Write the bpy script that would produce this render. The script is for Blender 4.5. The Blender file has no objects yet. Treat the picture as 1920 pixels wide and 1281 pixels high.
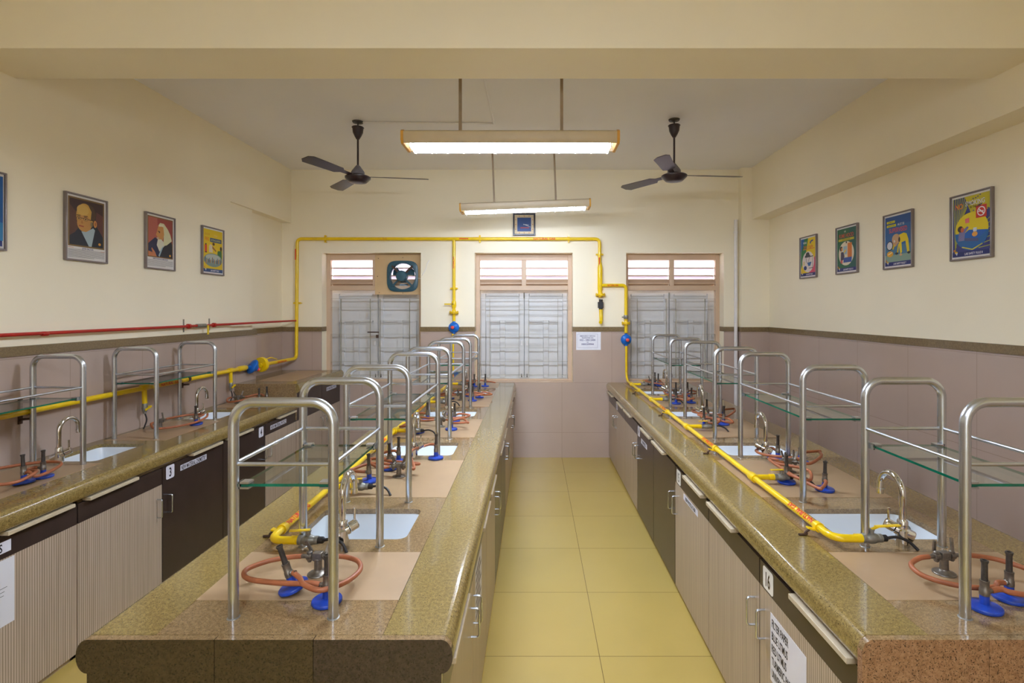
import bpy, bmesh, math, random
from mathutils import Vector, Matrix

S = bpy.context.scene
C = S.collection
PI = math.pi
V = Vector

# ------------------------------------------------------------------ camera
F = 970.0                       # focal length in pixels of the 1920 px frame
EYE = 1.775
cam_d = bpy.data.cameras.new('camera')
cam = bpy.data.objects.new('camera', cam_d)
C.objects.link(cam)
cam_d.sensor_fit = 'HORIZONTAL'
cam_d.sensor_width = 36.0
cam_d.lens = F / 1920 * 36.0
cam_d.shift_x = -(1001 - 960) / 1920
cam_d.shift_y = -(640.5 - 581) / 1920
cam_d.clip_start = 0.05
cam.location = (0, 0, EYE)
cam.rotation_euler = (PI / 2, 0, 0)
S.camera = cam

# ------------------------------------------------------------------ sky, exposure
wd = bpy.data.worlds.new('world')
S.world = wd
wd.use_nodes = True
bg = wd.node_tree.nodes['Background']
bg.inputs[0].default_value = (0.92, 0.96, 1.05, 1)
bg.inputs[1].default_value = 4.6
S.view_settings.view_transform = 'Standard'
S.view_settings.look = 'None'
S.view_settings.gamma = 1
S.view_settings.exposure = 1.38
S.view_settings.use_curve_mapping = False
S.cycles.use_denoising = True
S.cycles.max_bounces = 10
S.cycles.diffuse_bounces = 6
S.cycles.transparent_max_bounces = 24
S.cycles.caustics_reflective = False
S.cycles.caustics_refractive = False
S.cycles.sample_clamp_indirect = 6.0
TUBE = 116.0                     # radiance of the fluorescent tubes
TUBE_C = (0.84, 0.96, 1.16)

# ------------------------------------------------------------------ materials
def lin(c):
    return tuple(((x / 255 / 12.92) if x / 255 <= 0.04045 else ((x / 255 + 0.055) / 1.055) ** 2.4) for x in c) + (1.0,)

class NT:
    def __init__(s, m):
        s.nt = m.node_tree; s.n = s.nt.nodes; s.l = s.nt.links
        s.b = s.n['Principled BSDF']
    def add(s, t, **kw):
        n = s.n.new(t)
        for k, v in kw.items(): setattr(n, k, v)
        return n
    def link(s, a, b): s.l.new(a, b)

def setp(b, name, v):
    if name in b.inputs: b.inputs[name].default_value = v

def mat(name, col, rough=0.5, metal=0.0, var=0.06, scale=18.0, coat=0.0, spec=0.5):
    """plain procedural material: a colour gently mottled by a noise texture"""
    m = bpy.data.materials.new(name); m.use_nodes = True
    t = NT(m)
    setp(t.b, 'Roughness', rough); setp(t.b, 'Metallic', metal)
    setp(t.b, 'Coat Weight', coat); setp(t.b, 'Coat Roughness', 0.08); setp(t.b, 'Specular IOR Level', spec)
    c = lin(col)
    if var > 0:
        tc = t.add('ShaderNodeTexCoord'); nz = t.add('ShaderNodeTexNoise')
        nz.inputs['Scale'].default_value = scale; nz.inputs['Detail'].default_value = 3
        rp = t.add('ShaderNodeValToRGB')
        rp.color_ramp.elements[0].position = 0.3; rp.color_ramp.elements[1].position = 0.7
        rp.color_ramp.elements[0].color = tuple(x * (1 - var) for x in c[:3]) + (1,)
        rp.color_ramp.elements[1].color = tuple(min(1, x * (1 + var)) for x in c[:3]) + (1,)
        t.link(tc.outputs['Object'], nz.inputs['Vector']); t.link(nz.outputs['Fac'], rp.inputs[0])
        t.link(rp.outputs[0], t.b.inputs['Base Color'])
    else:
        t.b.inputs['Base Color'].default_value = c
    return m

_cm = {}
def ink(*c):
    """a flat printed colour"""
    if c not in _cm: _cm[c] = mat('ink', c, 0.5, var=0.0)
    return _cm[c]

def tiles(name, col, col2, line, rough, off, size=(0.6, 0.6), axes='xy', mort=0.0016, coat=0.0):
    m = bpy.data.materials.new(name); m.use_nodes = True
    t = NT(m)
    setp(t.b, 'Roughness', rough); setp(t.b, 'Coat Weight', coat); setp(t.b, 'Coat Roughness', 0.05)
    tc = t.add('ShaderNodeTexCoord'); sx = t.add('ShaderNodeSeparateXYZ'); cx = t.add('ShaderNodeCombineXYZ')
    t.link(tc.outputs['Object'], sx.inputs[0])
    for i, a in enumerate(axes):
        ad = t.add('ShaderNodeMath', operation='ADD'); ad.inputs[1].default_value = 12.0 - off[i]
        t.link(sx.outputs['xyz'.index(a)], ad.inputs[0]); t.link(ad.outputs[0], cx.inputs[i])
    br = t.add('ShaderNodeTexBrick', offset=0.0, squash=1.0)
    br.inputs['Scale'].default_value = 1.0; br.inputs['Brick Width'].default_value = size[0]
    br.inputs['Row Height'].default_value = size[1]; br.inputs['Mortar Size'].default_value = mort
    br.inputs['Mortar Smooth'].default_value = 0.0
    br.inputs['Color1'].default_value = lin(col); br.inputs['Color2'].default_value = lin(col2)
    br.inputs['Mortar'].default_value = lin(line)
    nz = t.add('ShaderNodeTexNoise'); nz.inputs['Scale'].default_value = 2.3; nz.inputs['Detail'].default_value = 5
    t.link(tc.outputs['Object'], nz.inputs['Vector'])
    mr = t.add('ShaderNodeMapRange'); mr.inputs[3].default_value = 0.93; mr.inputs[4].default_value = 1.05
    t.link(nz.outputs['Fac'], mr.inputs[0])
    mx = t.add('ShaderNodeVectorMath', operation='SCALE')
    t.link(cx.outputs[0], br.inputs['Vector']); t.link(br.outputs['Color'], mx.inputs[0]); t.link(mr.outputs[0], mx.inputs['Scale'])
    t.link(mx.outputs[0], t.b.inputs['Base Color'])
    return m

def granite(name, base, light, dark, rough=0.16):
    m = bpy.data.materials.new(name); m.use_nodes = True
    t = NT(m)
    setp(t.b, 'Roughness', rough); setp(t.b, 'Coat Weight', 0.35); setp(t.b, 'Coat Roughness', 0.06)
    tc = t.add('ShaderNodeTexCoord')
    n1 = t.add('ShaderNodeTexNoise'); n1.inputs['Scale'].default_value = 90; n1.inputs['Detail'].default_value = 5
    n1.inputs['Roughness'].default_value = 0.7
    r1 = t.add('ShaderNodeValToRGB')
    r1.color_ramp.elements[0].position = 0.36; r1.color_ramp.elements[0].color = lin(base)
    r1.color_ramp.elements[1].position = 0.62; r1.color_ramp.elements[1].color = lin(light)
    n2 = t.add('ShaderNodeTexNoise'); n2.inputs['Scale'].default_value = 290; n2.inputs['Detail'].default_value = 2
    r2 = t.add('ShaderNodeValToRGB')
    r2.color_ramp.elements[0].position = 0.325; r2.color_ramp.elements[0].color = (1, 1, 1, 1)
    r2.color_ramp.elements[1].position = 0.43; r2.color_ramp.elements[1].color = (0, 0, 0, 1)
    mx = t.add('ShaderNodeMix', data_type='RGBA')
    mx.inputs['B'].default_value = lin(dark)
    for n in (n1, n2): t.link(tc.outputs['Object'], n.inputs['Vector'])
    t.link(n1.outputs['Fac'], r1.inputs[0]); t.link(n2.outputs['Fac'], r2.inputs[0])
    t.link(r1.outputs[0], mx.inputs['A']); t.link(r2.outputs[0], mx.inputs['Factor'])
    t.link(mx.outputs['Result'], t.b.inputs['Base Color'])
    return m

def pinstripe(name, a, b, rough=0.35):
    m = bpy.data.materials.new(name); m.use_nodes = True
    t = NT(m); setp(t.b, 'Roughness', rough)
    tc = t.add('ShaderNodeTexCoord')
    mp = t.add('ShaderNodeMapping'); mp.inputs['Scale'].default_value = (0.0, 1.0, 0.03)
    n1 = t.add('ShaderNodeTexWave', wave_type='BANDS', bands_direction='Y')
    n1.inputs['Scale'].default_value = 26; n1.inputs['Distortion'].default_value = 1.2
    n1.inputs['Detail'].default_value = 2; n1.inputs['Detail Scale'].default_value = 3
    n2 = t.add('ShaderNodeTexNoise'); n2.inputs['Scale'].default_value = 45
    ad = t.add('ShaderNodeMath', operation='MULTIPLY')
    rp = t.add('ShaderNodeValToRGB')
    rp.color_ramp.elements[0].position = 0.0; rp.color_ramp.elements[0].color = lin(b)
    rp.color_ramp.elements[1].position = 0.45; rp.color_ramp.elements[1].color = lin(a)
    t.link(tc.outputs['Object'], mp.inputs[0])
    t.link(mp.outputs[0], n1.inputs['Vector']); t.link(mp.outputs[0], n2.inputs['Vector'])
    t.link(n1.outputs['Fac'], ad.inputs[0]); t.link(n2.outputs['Fac'], ad.inputs[1])
    t.link(ad.outputs[0], rp.inputs[0]); t.link(rp.outputs[0], t.b.inputs['Base Color'])
    return m

def clear_glass(name):
    m = bpy.data.materials.new(name); m.use_nodes = True
    nt = m.node_tree; nt.nodes.clear()
    o = nt.nodes.new('ShaderNodeOutputMaterial'); mx = nt.nodes.new('ShaderNodeMixShader')
    tr = nt.nodes.new('ShaderNodeBsdfTransparent'); gl = nt.nodes.new('ShaderNodeBsdfGlossy')
    fr = nt.nodes.new('ShaderNodeFresnel'); fr.inputs[0].default_value = 1.5
    tr.inputs[0].default_value = (0.95, 0.985, 0.965, 1); gl.inputs['Roughness'].default_value = 0.02
    nt.links.new(fr.outputs[0], mx.inputs[0]); nt.links.new(tr.outputs[0], mx.inputs[1])
    nt.links.new(gl.outputs[0], mx.inputs[2]); nt.links.new(mx.outputs[0], o.inputs[0])
    return m

def frosted(name, col):
    m = bpy.data.materials.new(name); m.use_nodes = True
    nt = m.node_tree; nt.nodes.clear()
    o = nt.nodes.new('ShaderNodeOutputMaterial'); mx = nt.nodes.new('ShaderNodeMixShader')
    a = nt.nodes.new('ShaderNodeBsdfTranslucent'); b = nt.nodes.new('ShaderNodeBsdfDiffuse')
    a.inputs[0].default_value = lin(col); b.inputs[0].default_value = lin(col); mx.inputs[0].default_value = 0.35
    nt.links.new(a.outputs[0], mx.inputs[1]); nt.links.new(b.outputs[0], mx.inputs[2]); nt.links.new(mx.outputs[0], o.inputs[0])
    return m

def emit(name, col, st):
    m = bpy.data.materials.new(name); m.use_nodes = True
    t = NT(m); setp(t.b, 'Emission Color', tuple(col) + (1,)); setp(t.b, 'Emission Strength', st)
    return m

M = dict(
    wall=mat('cream_wall_paint', (248, 238, 212), 0.55, var=0.025, scale=1.3),
    ceiling=mat('white_ceiling_paint', (244, 243, 246), 0.8, var=0.02, scale=1.1),
    floor=tiles('beige_floor_tile', (187, 161, 88), (184, 158, 85), (110, 88, 46), 0.22, (0.336, 2.649), axes='xy', mort=0.0017),
    tile_y=tiles('mauve_wall_tile_side', (186, 165, 152), (183, 162, 149), (156, 135, 122), 0.14, (2.649, 0.30), axes='yz', coat=0.25),
    tile_x=tiles('mauve_wall_tile_back', (186, 165, 152), (183, 162, 149), (156, 135, 122), 0.14, (0.336, 0.30), axes='xz', coat=0.25),
    granite=granite('tan_granite', (125, 104, 56), (156, 133, 79), (62, 46, 24)),
    granite2=granite('pinkish_granite', (128, 102, 66), (158, 130, 92), (68, 49, 30)),
    granite_end_shaded=granite('shaded_brown_granite', (56, 44, 28), (70, 56, 36), (28, 22, 14), 0.2),  # same stone as the worktop, with end-face shade painted into the colour
    granite_plum_shaded=granite('shaded_plum_granite', (52, 41, 34), (66, 53, 44), (26, 20, 16), 0.2),  # plum-toned slab, darkened further by painted end-face shade
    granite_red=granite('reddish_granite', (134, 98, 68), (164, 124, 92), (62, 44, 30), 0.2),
    band=granite('granite_band', (112, 92, 60), (136, 114, 78), (82, 66, 42), 0.25),
    buff=mat('buff_inset_tile', (172, 143, 109), 0.35, var=0.05, scale=7),
    dark=mat('dark_brown_laminate', (58, 46, 42), 0.28, var=0.12, scale=9),
    light=pinstripe('pale_pinstripe_laminate', (196, 178, 158), (146, 127, 108)),
    carc=mat('cabinet_carcass_edge', (176, 158, 132), 0.5, var=0.05),
    board=mat('pale_board', (202, 186, 158), 0.45, var=0.06),
    steel=mat('brushed_steel', (204, 210, 219), 0.27, 1.0, var=0.05, scale=30),
    chrome=mat('chrome', (222, 222, 222), 0.07, 1.0, var=0.0),
    white=mat('white_ceramic', (232, 238, 244), 0.12, var=0.0, coat=0.4),
    glass=clear_glass('shelf_glass'),
    gedge=mat('green_glass_edge', (12, 98, 74), 0.1, var=0.25, scale=20),
    yellow=mat('yellow_pipe_paint', (238, 200, 10), 0.28, var=0.06, scale=14, coat=0.2),
    red=mat('red_pipe_paint', (176, 30, 20), 0.32, var=0.06, scale=14),
    redink=mat('red_stencil_paint', (214, 48, 14), 0.5, var=0.1, scale=60),
    blue=mat('blue_regulator_paint', (16, 104, 196), 0.35, var=0.08, scale=30),
    bblue=mat('blue_burner_enamel', (30, 66, 168), 0.34, var=0.2, scale=60),
    rcap=mat('red_plastic_cap', (232, 78, 66), 0.4, var=0.03),
    iron=mat('dark_burner_metal', (82, 77, 74), 0.42, 0.6, var=0.2, scale=90),
    brass=mat('tarnished_tap_metal', (124, 116, 106), 0.4, 0.75, var=0.2, scale=80),
    zinc=mat('grey_galvanised_fitting', (142, 140, 132), 0.45, 0.6, var=0.15, scale=70),
    rust=mat('rusty_clip', (84, 62, 50), 0.6, 0.4, var=0.25, scale=80),
    hose=mat('orange_rubber_hose', (160, 93, 58), 0.5, var=0.14, scale=22),
    black=mat('black_rubber', (34, 30, 30), 0.5, var=0.1),
    frame=mat('beige_window_paint', (206, 178, 150), 0.45, var=0.04, scale=6),
    shutter=mat('grey_white_shutter_paint', (214, 213, 212), 0.4, var=0.03, scale=7),
    grille=mat('grille_paint', (164, 158, 140), 0.45, var=0.06),
    slat=frosted('frosted_louvre_glass', (208, 201, 206)),
    lamp=mat('cream_lamp_housing', (196, 178, 146), 0.4, var=0.03),
    amber=mat('amber_end_cap', (206, 150, 46), 0.4, var=0.05),
    blade=mat('mirror_louvre_blade', (232, 234, 236), 0.25, 0.3, var=0.0),
    tube=emit('fluorescent_tube', TUBE_C, TUBE), tube_far=emit('weak_fluorescent_tube', TUBE_C, TUBE * 0.29), tube_fill=emit('fill_lamp_tube', TUBE_C, TUBE * 0.40),  # far tube turned down for the back wall; fill tube is for added lamps
    rod=mat('dull_hanger_rod', (150, 130, 104), 0.5, 0.2, var=0.08),
    fan=mat('dark_plum_fan_enamel', (44, 28, 34), 0.3, var=0.1),
    fangrey=mat('grey_fan_cup', (106, 102, 108), 0.4, var=0.05),
    teal=mat('teal_exhaust_enamel', (48, 86, 100), 0.35, var=0.12, scale=30),
    ply=mat('beige_plywood', (206, 174, 128), 0.55, var=0.06, scale=7),
    alu=mat('poster_frame_aluminium', (134, 124, 122), 0.35, 0.5, var=0.05),
    paper=mat('white_paper', (232, 232, 240), 0.6, var=0.02),
    pvc=mat('white_pvc', (232, 228, 226), 0.35, var=0.03),
    navy=mat('navy_clock_frame', (26, 24, 44), 0.3, var=0.05),
)

# ------------------------------------------------------------------ mesh builder
_txt = {}
def text_mesh(s, bold=0.012):
    if (s, bold) in _txt: return _txt[(s, bold)]
    cu = bpy.data.curves.new('t', 'FONT'); cu.body = s; cu.size = 1.0; cu.offset = bold; cu.resolution_u = 3
    ob = bpy.data.objects.new('t', cu); C.objects.link(ob)
    dg = bpy.context.evaluated_depsgraph_get()
    me = bpy.data.meshes.new_from_object(ob.evaluated_get(dg))
    vs = [(v.co.x, v.co.y) for v in me.vertices]; fs = [tuple(p.vertices) for p in me.polygons]
    bpy.data.objects.remove(ob); bpy.data.curves.remove(cu); bpy.data.meshes.remove(me)
    x0 = min(v[0] for v in vs); x1 = max(v[0] for v in vs); y0 = 0.0; y1 = max(v[1] for v in vs)
    h = y1 - y0
    vs = [((x - (x0 + x1) / 2) / h, (y - (y0 + y1) / 2) / h) for x, y in vs]
    _txt[(s, bold)] = (vs, fs, (x1 - x0) / h)
    return _txt[(s, bold)]

class MB:
    def __init__(s): s.v = []; s.f = []; s.m = []; s.sm = []
    def add(s, vs, fs, m=0, smooth=False):
        o = len(s.v); s.v += [tuple(p) for p in vs]
        for f in fs: s.f.append(tuple(i + o for i in f)); s.m.append(m); s.sm.append(smooth)
        return s
    def box(s, x0, x1, y0, y1, z0, z1, m=0):
        if x0 > x1: x0, x1 = x1, x0
        if y0 > y1: y0, y1 = y1, y0
        vs = [(x0, y0, z0), (x1, y0, z0), (x1, y1, z0), (x0, y1, z0), (x0, y0, z1), (x1, y0, z1), (x1, y1, z1), (x0, y1, z1)]
        return s.add(vs, [(0, 3, 2, 1), (4, 5, 6, 7), (0, 1, 5, 4), (1, 2, 6, 5), (2, 3, 7, 6), (3, 0, 4, 7)], m)
    def obox(s, c, size, rot=(0, 0, 0), m=0):
        R = Matrix.Rotation(rot[2], 3, 'Z') @ Matrix.Rotation(rot[1], 3, 'Y') @ Matrix.Rotation(rot[0], 3, 'X')
        hx, hy, hz = (a / 2 for a in size); c = V(c)
        vs = [c + R @ V(p) for p in ((-hx, -hy, -hz), (hx, -hy, -hz), (hx, hy, -hz), (-hx, hy, -hz), (-hx, -hy, hz), (hx, -hy, hz), (hx, hy, hz), (-hx, hy, hz))]
        return s.add(vs, [(0, 3, 2, 1), (4, 5, 6, 7), (0, 1, 5, 4), (1, 2, 6, 5), (2, 3, 7, 6), (3, 0, 4, 7)], m)
    def tube(s, pts, r, seg=12, m=0, caps=True, r2=None):
        pts = [V(p) for p in pts]; n = len(pts)
        tan = []
        for i in range(n):
            t = (pts[min(i + 1, n - 1)] - pts[max(i - 1, 0)])
            tan.append(t.normalized())
        up = V((0, 0, 1)) if abs(tan[0].z) < 0.9 else V((1, 0, 0))
        nrm = (up - tan[0] * up.dot(tan[0])).normalized()
        vs = []; fs = []
        for i in range(n):
            nrm = (nrm - tan[i] * nrm.dot(tan[i])).normalized(); b = tan[i].cross(nrm)
            rr = r if r2 is None else r + (r2 - r) * i / (n - 1)
            for k in range(seg):
                a = 2 * PI * k / seg
                vs.append(pts[i] + (nrm * math.cos(a) + b * math.sin(a)) * rr)
        for i in range(n - 1):
            for k in range(seg):
                k2 = (k + 1) % seg
                fs.append((i * seg + k, i * seg + k2, (i + 1) * seg + k2, (i + 1) * seg + k))
        s.add(vs, fs, m, True)
        if caps:
            o = len(s.v) - len(vs)
            s.f.append(tuple(o + k for k in reversed(range(seg)))); s.m.append(m); s.sm.append(False)
            s.f.append(tuple(o + (n - 1) * seg + k for k in range(seg))); s.m.append(m); s.sm.append(False)
        return s
    def lathe(s, prof, c=(0, 0, 0), axis=(0, 0, 1), seg=20, m=0):
        """prof: (radius, height) pairs along the axis"""
        a = V(axis).normalized(); c = V(c)
        u = a.orthogonal().normalized(); w = a.cross(u)
        vs = []; fs = []
        for r, h in prof:
            for k in range(seg):
                t = 2 * PI * k / seg
                vs.append(c + a * h + (u * math.cos(t) + w * math.sin(t)) * max(r, 1e-5))
        for i in range(len(prof) - 1):
            for k in range(seg):
                k2 = (k + 1) % seg
                fs.append((i * seg + k, i * seg + k2, (i + 1) * seg + k2, (i + 1) * seg + k))
        s.add(vs, fs, m, True)
        o = len(s.v) - len(vs)
        s.f.append(tuple(o + k for k in reversed(range(seg)))); s.m.append(m); s.sm.append(False)
        s.f.append(tuple(o + (len(prof) - 1) * seg + k for k in range(seg))); s.m.append(m); s.sm.append(False)
        return s
    def prism(s, poly, axis, a, b, m=0, smooth=False):
        """extrude a 2-D polygon along axis x ((y,z) points) or y ((x,z) points) or z"""
        def P(p, t): return {'x': (t, p[0], p[1]), 'y': (p[0], t, p[1]), 'z': (p[0], p[1], t)}[axis]
        n = len(poly)
        s.add([P(p, a) for p in poly] + [P(p, b) for p in poly], [(i, (i + 1) % n, n + (i + 1) % n, n + i) for i in range(n)], m, smooth)
        o = len(s.v) - 2 * n
        s.f.append(tuple(range(o + n - 1, o - 1, -1))); s.m.append(m); s.sm.append(False)
        s.f.append(tuple(range(o + n, o + 2 * n))); s.m.append(m); s.sm.append(False)
        return s
    def flat(s, poly, o, u, v, n, d, m):
        o = V(o); u = V(u); v = V(v); n = V(n)
        return s.add([o + u * a + v * b + n * d for a, b in poly], [tuple(range(len(poly)))], m)
    def text(s, st, c, u, v, n, h, m, maxw=None, d=0.0008, cond=0.8, bold=0.012):
        vs, fs, w = text_mesh(st, bold)
        k = h * cond
        if maxw and w * k > maxw: k = maxw / w
        c = V(c); u = V(u); v = V(v); n = V(n)
        return s.add([c + u * (a * k) + v * (b * h) + n * d for a, b in vs], fs, m)
    def build(s, name, mats, parent=None, bevel=0.0, loc=None):
        me = bpy.data.meshes.new(name)
        me.from_pydata(s.v, [], s.f)
        if not isinstance(mats, (list, tuple)): mats = [mats]
        for x in mats: me.materials.append(x)
        me.polygons.foreach_set('material_index', [min(i, len(mats) - 1) for i in s.m])
        me.polygons.foreach_set('use_smooth', s.sm)
        bm = bmesh.new(); bm.from_mesh(me)
        bmesh.ops.recalc_face_normals(bm, faces=bm.faces[:])
        bm.to_mesh(me); bm.free(); me.update()
        me.set_sharp_from_angle(angle=0.7)
        o = bpy.data.objects.new(name, me); C.objects.link(o)
        if parent is not None: o.parent = parent
        if loc is not None: o.location = loc
        if bevel > 0:
            b = o.modifiers.new('bevel', 'BEVEL'); b.width = bevel; b.segments = 2; b.limit_method = 'ANGLE'; b.angle_limit = 0.7
        return o

def thing(name, label, cat, loc=(0, 0, 0), rot=(0, 0, 0), group=None):
    o = bpy.data.objects.new(name, None); C.objects.link(o)
    o.empty_display_size = 0.05
    o.location = loc; o.rotation_euler = rot
    return tag(o, label, cat, group)

def tag(o, label, cat, group=None):
    o['label'] = label; o['category'] = cat
    if group: o['group'] = group
    return o

def struct(o):
    o['kind'] = 'structure'
    return o

def dup(root, loc, rot=(0, 0, 0), label=None, group=None):
    r = root.copy(); C.objects.link(r); r.location = loc; r.rotation_euler = rot
    if label: r['label'] = label
    if group: r['group'] = group
    for ch in list(root.children):
        c = ch.copy(); C.objects.link(c); c.parent = r
        for g in list(ch.children):
            d = g.copy(); C.objects.link(d); d.parent = c
    return r

def arc(c, r, a0, a1, n, plane='xz'):
    out = []
    for i in range(n + 1):
        t = a0 + (a1 - a0) * i / n
        p, q = r * math.cos(t), r * math.sin(t)
        out.append({'xz': (c[0] + p, c[1], c[2] + q), 'yz': (c[0], c[1] + p, c[2] + q), 'xy': (c[0] + p, c[1] + q, c[2])}[plane])
    return out

def bend(pts, r, n=6):
    """polyline with its corners rounded to radius r"""
    pts = [V(p) for p in pts]; out = [pts[0]]
    for i in range(1, len(pts) - 1):
        a, b, c = pts[i - 1], pts[i], pts[i + 1]
        d1 = (a - b).normalized(); d2 = (c - b).normalized()
        k = min(r, (a - b).length * 0.49, (c - b).length * 0.49)
        p, q = b + d1 * k, b + d2 * k
        for j in range(n + 1):
            t = j / n
            out.append(p * (1 - t) ** 2 + b * 2 * t * (1 - t) + q * t * t)
    out.append(pts[-1])
    return out

def spline(pts, n=8):
    pts = [V(p) for p in pts]; P = [pts[0] * 2 - pts[1]] + pts + [pts[-1] * 2 - pts[-2]]
    out = []
    for i in range(1, len(P) - 2):
        p0, p1, p2, p3 = P[i - 1:i + 3]
        for j in range(n):
            t = j / n
            out.append(0.5 * ((2 * p1) + (p2 - p0) * t + (2 * p0 - 5 * p1 + 4 * p2 - p3) * t * t + (3 * p1 - p0 - 3 * p2 + p3) * t ** 3))
    out.append(pts[-1])
    return out

def ell(cx, cy, rx, ry, n=24, a0=0, a1=2 * PI):
    full = abs(a1 - a0 - 2 * PI) < 1e-6
    k = n if full else n + 1
    return [(cx + rx * math.cos(a0 + (a1 - a0) * i / n), cy + ry * math.sin(a0 + (a1 - a0) * i / n)) for i in range(k)]

def rrect(x0, x1, y0, y1, r, n=5):
    out = []
    for cx, cy, a in ((x1 - r, y1 - r, 0), (x0 + r, y1 - r, PI / 2), (x0 + r, y0 + r, PI), (x1 - r, y0 + r, 1.5 * PI)):
        out += [(cx + r * math.cos(a + PI / 2 * i / n), cy + r * math.sin(a + PI / 2 * i / n)) for i in range(n + 1)]
    return out

# ------------------------------------------------------------------ the room
YB = 6.222                       # back wall
XL, XR = -2.92, 2.79             # side walls
YN = -3.0                        # wall behind the camera
ZC = 3.46                        # ceiling
ZD, ZB = 1.515, 1.57             # top of the tiles, top of the granite band

struct(MB().box(XL - 0.4, XR + 0.4, YN - 0.2, YB + 0.5, -0.12, 0).build('floor', M['floor']))
struct(MB().box(XL - 0.4, XR + 0.4, YN - 0.2, YB + 0.5, ZC, ZC + 0.15).build('ceiling', M['ceiling']))

WIN = [(-2.55, -1.36), (-0.712, 0.468), (1.110, 2.284)]
WZ0, WZ1 = 0.903, 2.462
def holed(mb, x0, x1, z0, z1, y0, y1, holes, m=0):
    xs = sorted({x0, x1} | {a for h in holes for a in h[:2] if x0 < a < x1})
    zs = sorted({z0, z1} | {a for h in holes for a in h[2:] if z0 < a < z1})
    for i in range(len(xs) - 1):
        for k in range(len(zs) - 1):
            mx, mz = (xs[i] + xs[i + 1]) / 2, (zs[k] + zs[k + 1]) / 2
            if any(h[0] < mx < h[1] and h[2] < mz < h[3] for h in holes): continue
            mb.box(xs[i], xs[i + 1], y0, y1, zs[k], zs[k + 1], m)
    return mb
HO = [(a, b, WZ0, WZ1) for a, b in WIN]
wb = struct(holed(MB(), -3.35, 3.2, 0, ZC, YB, YB + 0.30, HO).build('wall_back', M['wall']))
HD = [(a - 0.0, b + 0.0, WZ0, 9) for a, b in WIN]
holed(MB(), -3.03, 2.44, 0, ZD, YB - 0.008, YB, HD).build('tile_dado', M['tile_x'], wb)
bm_ = holed(MB(), -3.03, 2.44, ZD, ZB, YB - 0.016, YB, HD)
for a, b in WIN:                                   # the band returns into each reveal
    bm_.box(a - 0.001, a + 0.004, YB - 0.016, YB + 0.13, ZD, ZB).box(b - 0.004, b + 0.001, YB - 0.016, YB + 0.13, ZD, ZB)
bm_.build('granite_band', M['band'], wb)

wl = MB()
wl.box(XL - 0.3, XL, YN, 4.98, 0, 2.82).box(XL - 0.3, XL - 0.03, 4.98, 5.42, 0, 2.82).box(XL - 0.3, -3.03, 5.42, YB, 0, 2.82).box(XL - 0.3, XL, YN, YB, 2.82, ZC)
wl = struct(wl.build('wall_left', M['wall']))
MB().box(XL - 0.05, XL + 0.008, YN, 5.42, 0, ZD).box(-3.04, -3.022, 5.42, YB, 0, ZD).build('tile_dado', M['tile_y'], wl)
MB().box(XL - 0.05, XL + 0.02, YN, 5.42, ZD, ZB).box(-3.04, -3.014, 5.42, YB, ZD, ZB).build('granite_band', M['band'], wl)

wr = MB()
wr.box(XR, XR + 0.3, YN, YB, 0, ZC).box(2.46, XR, 6.125, YB, 0, ZC).box(2.58, XR, YN, 6.125, 2.845, ZC)
wr = struct(wr.build('wall_right', M['wall']))
MB().box(XR - 0.008, XR, YN, 6.125, 0, ZD).box(2.452, XR, 6.117, YB, 0, ZD).build('tile_dado', M['tile_y'], wr)
MB().box(XR - 0.018, XR, YN, 6.125, ZD, ZB).box(2.444, XR, 6.109, YB, ZD, ZB).build('granite_band', M['band'], wr)
RW = [(-0.25, 0.25)]          # tall openings behind the camera that let the daylight in
wf = struct(holed(MB(), XL - 0.3, XR + 0.3, 0, ZC, YN - 0.2, YN, [(a, b, 0.9, 2.4) for a, b in RW]).build('wall_front', M['wall']))
for i, (a, b) in enumerate(RW):
    fr_ = MB()
    for x in (a, (2 * a + b) / 3, (a + 2 * b) / 3, b): fr_.box(max(a, x - 0.03), min(b, x + 0.03), YN - 0.12, YN - 0.06, 0.9, 2.4)
    fr_.box(a, b, YN - 0.12, YN - 0.06, 0.9, 0.95).box(a, b, YN - 0.12, YN - 0.06, 2.35, 2.4)
    struct(fr_.build('window_%d' % (4 + i), M['frame']))
o = struct(MB().box(XL, XR, 2.58, 2.92, 3.08, ZC).build('trim_1', M['wall'])); o['label'] = 'cream cross beam under the ceiling'

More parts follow.
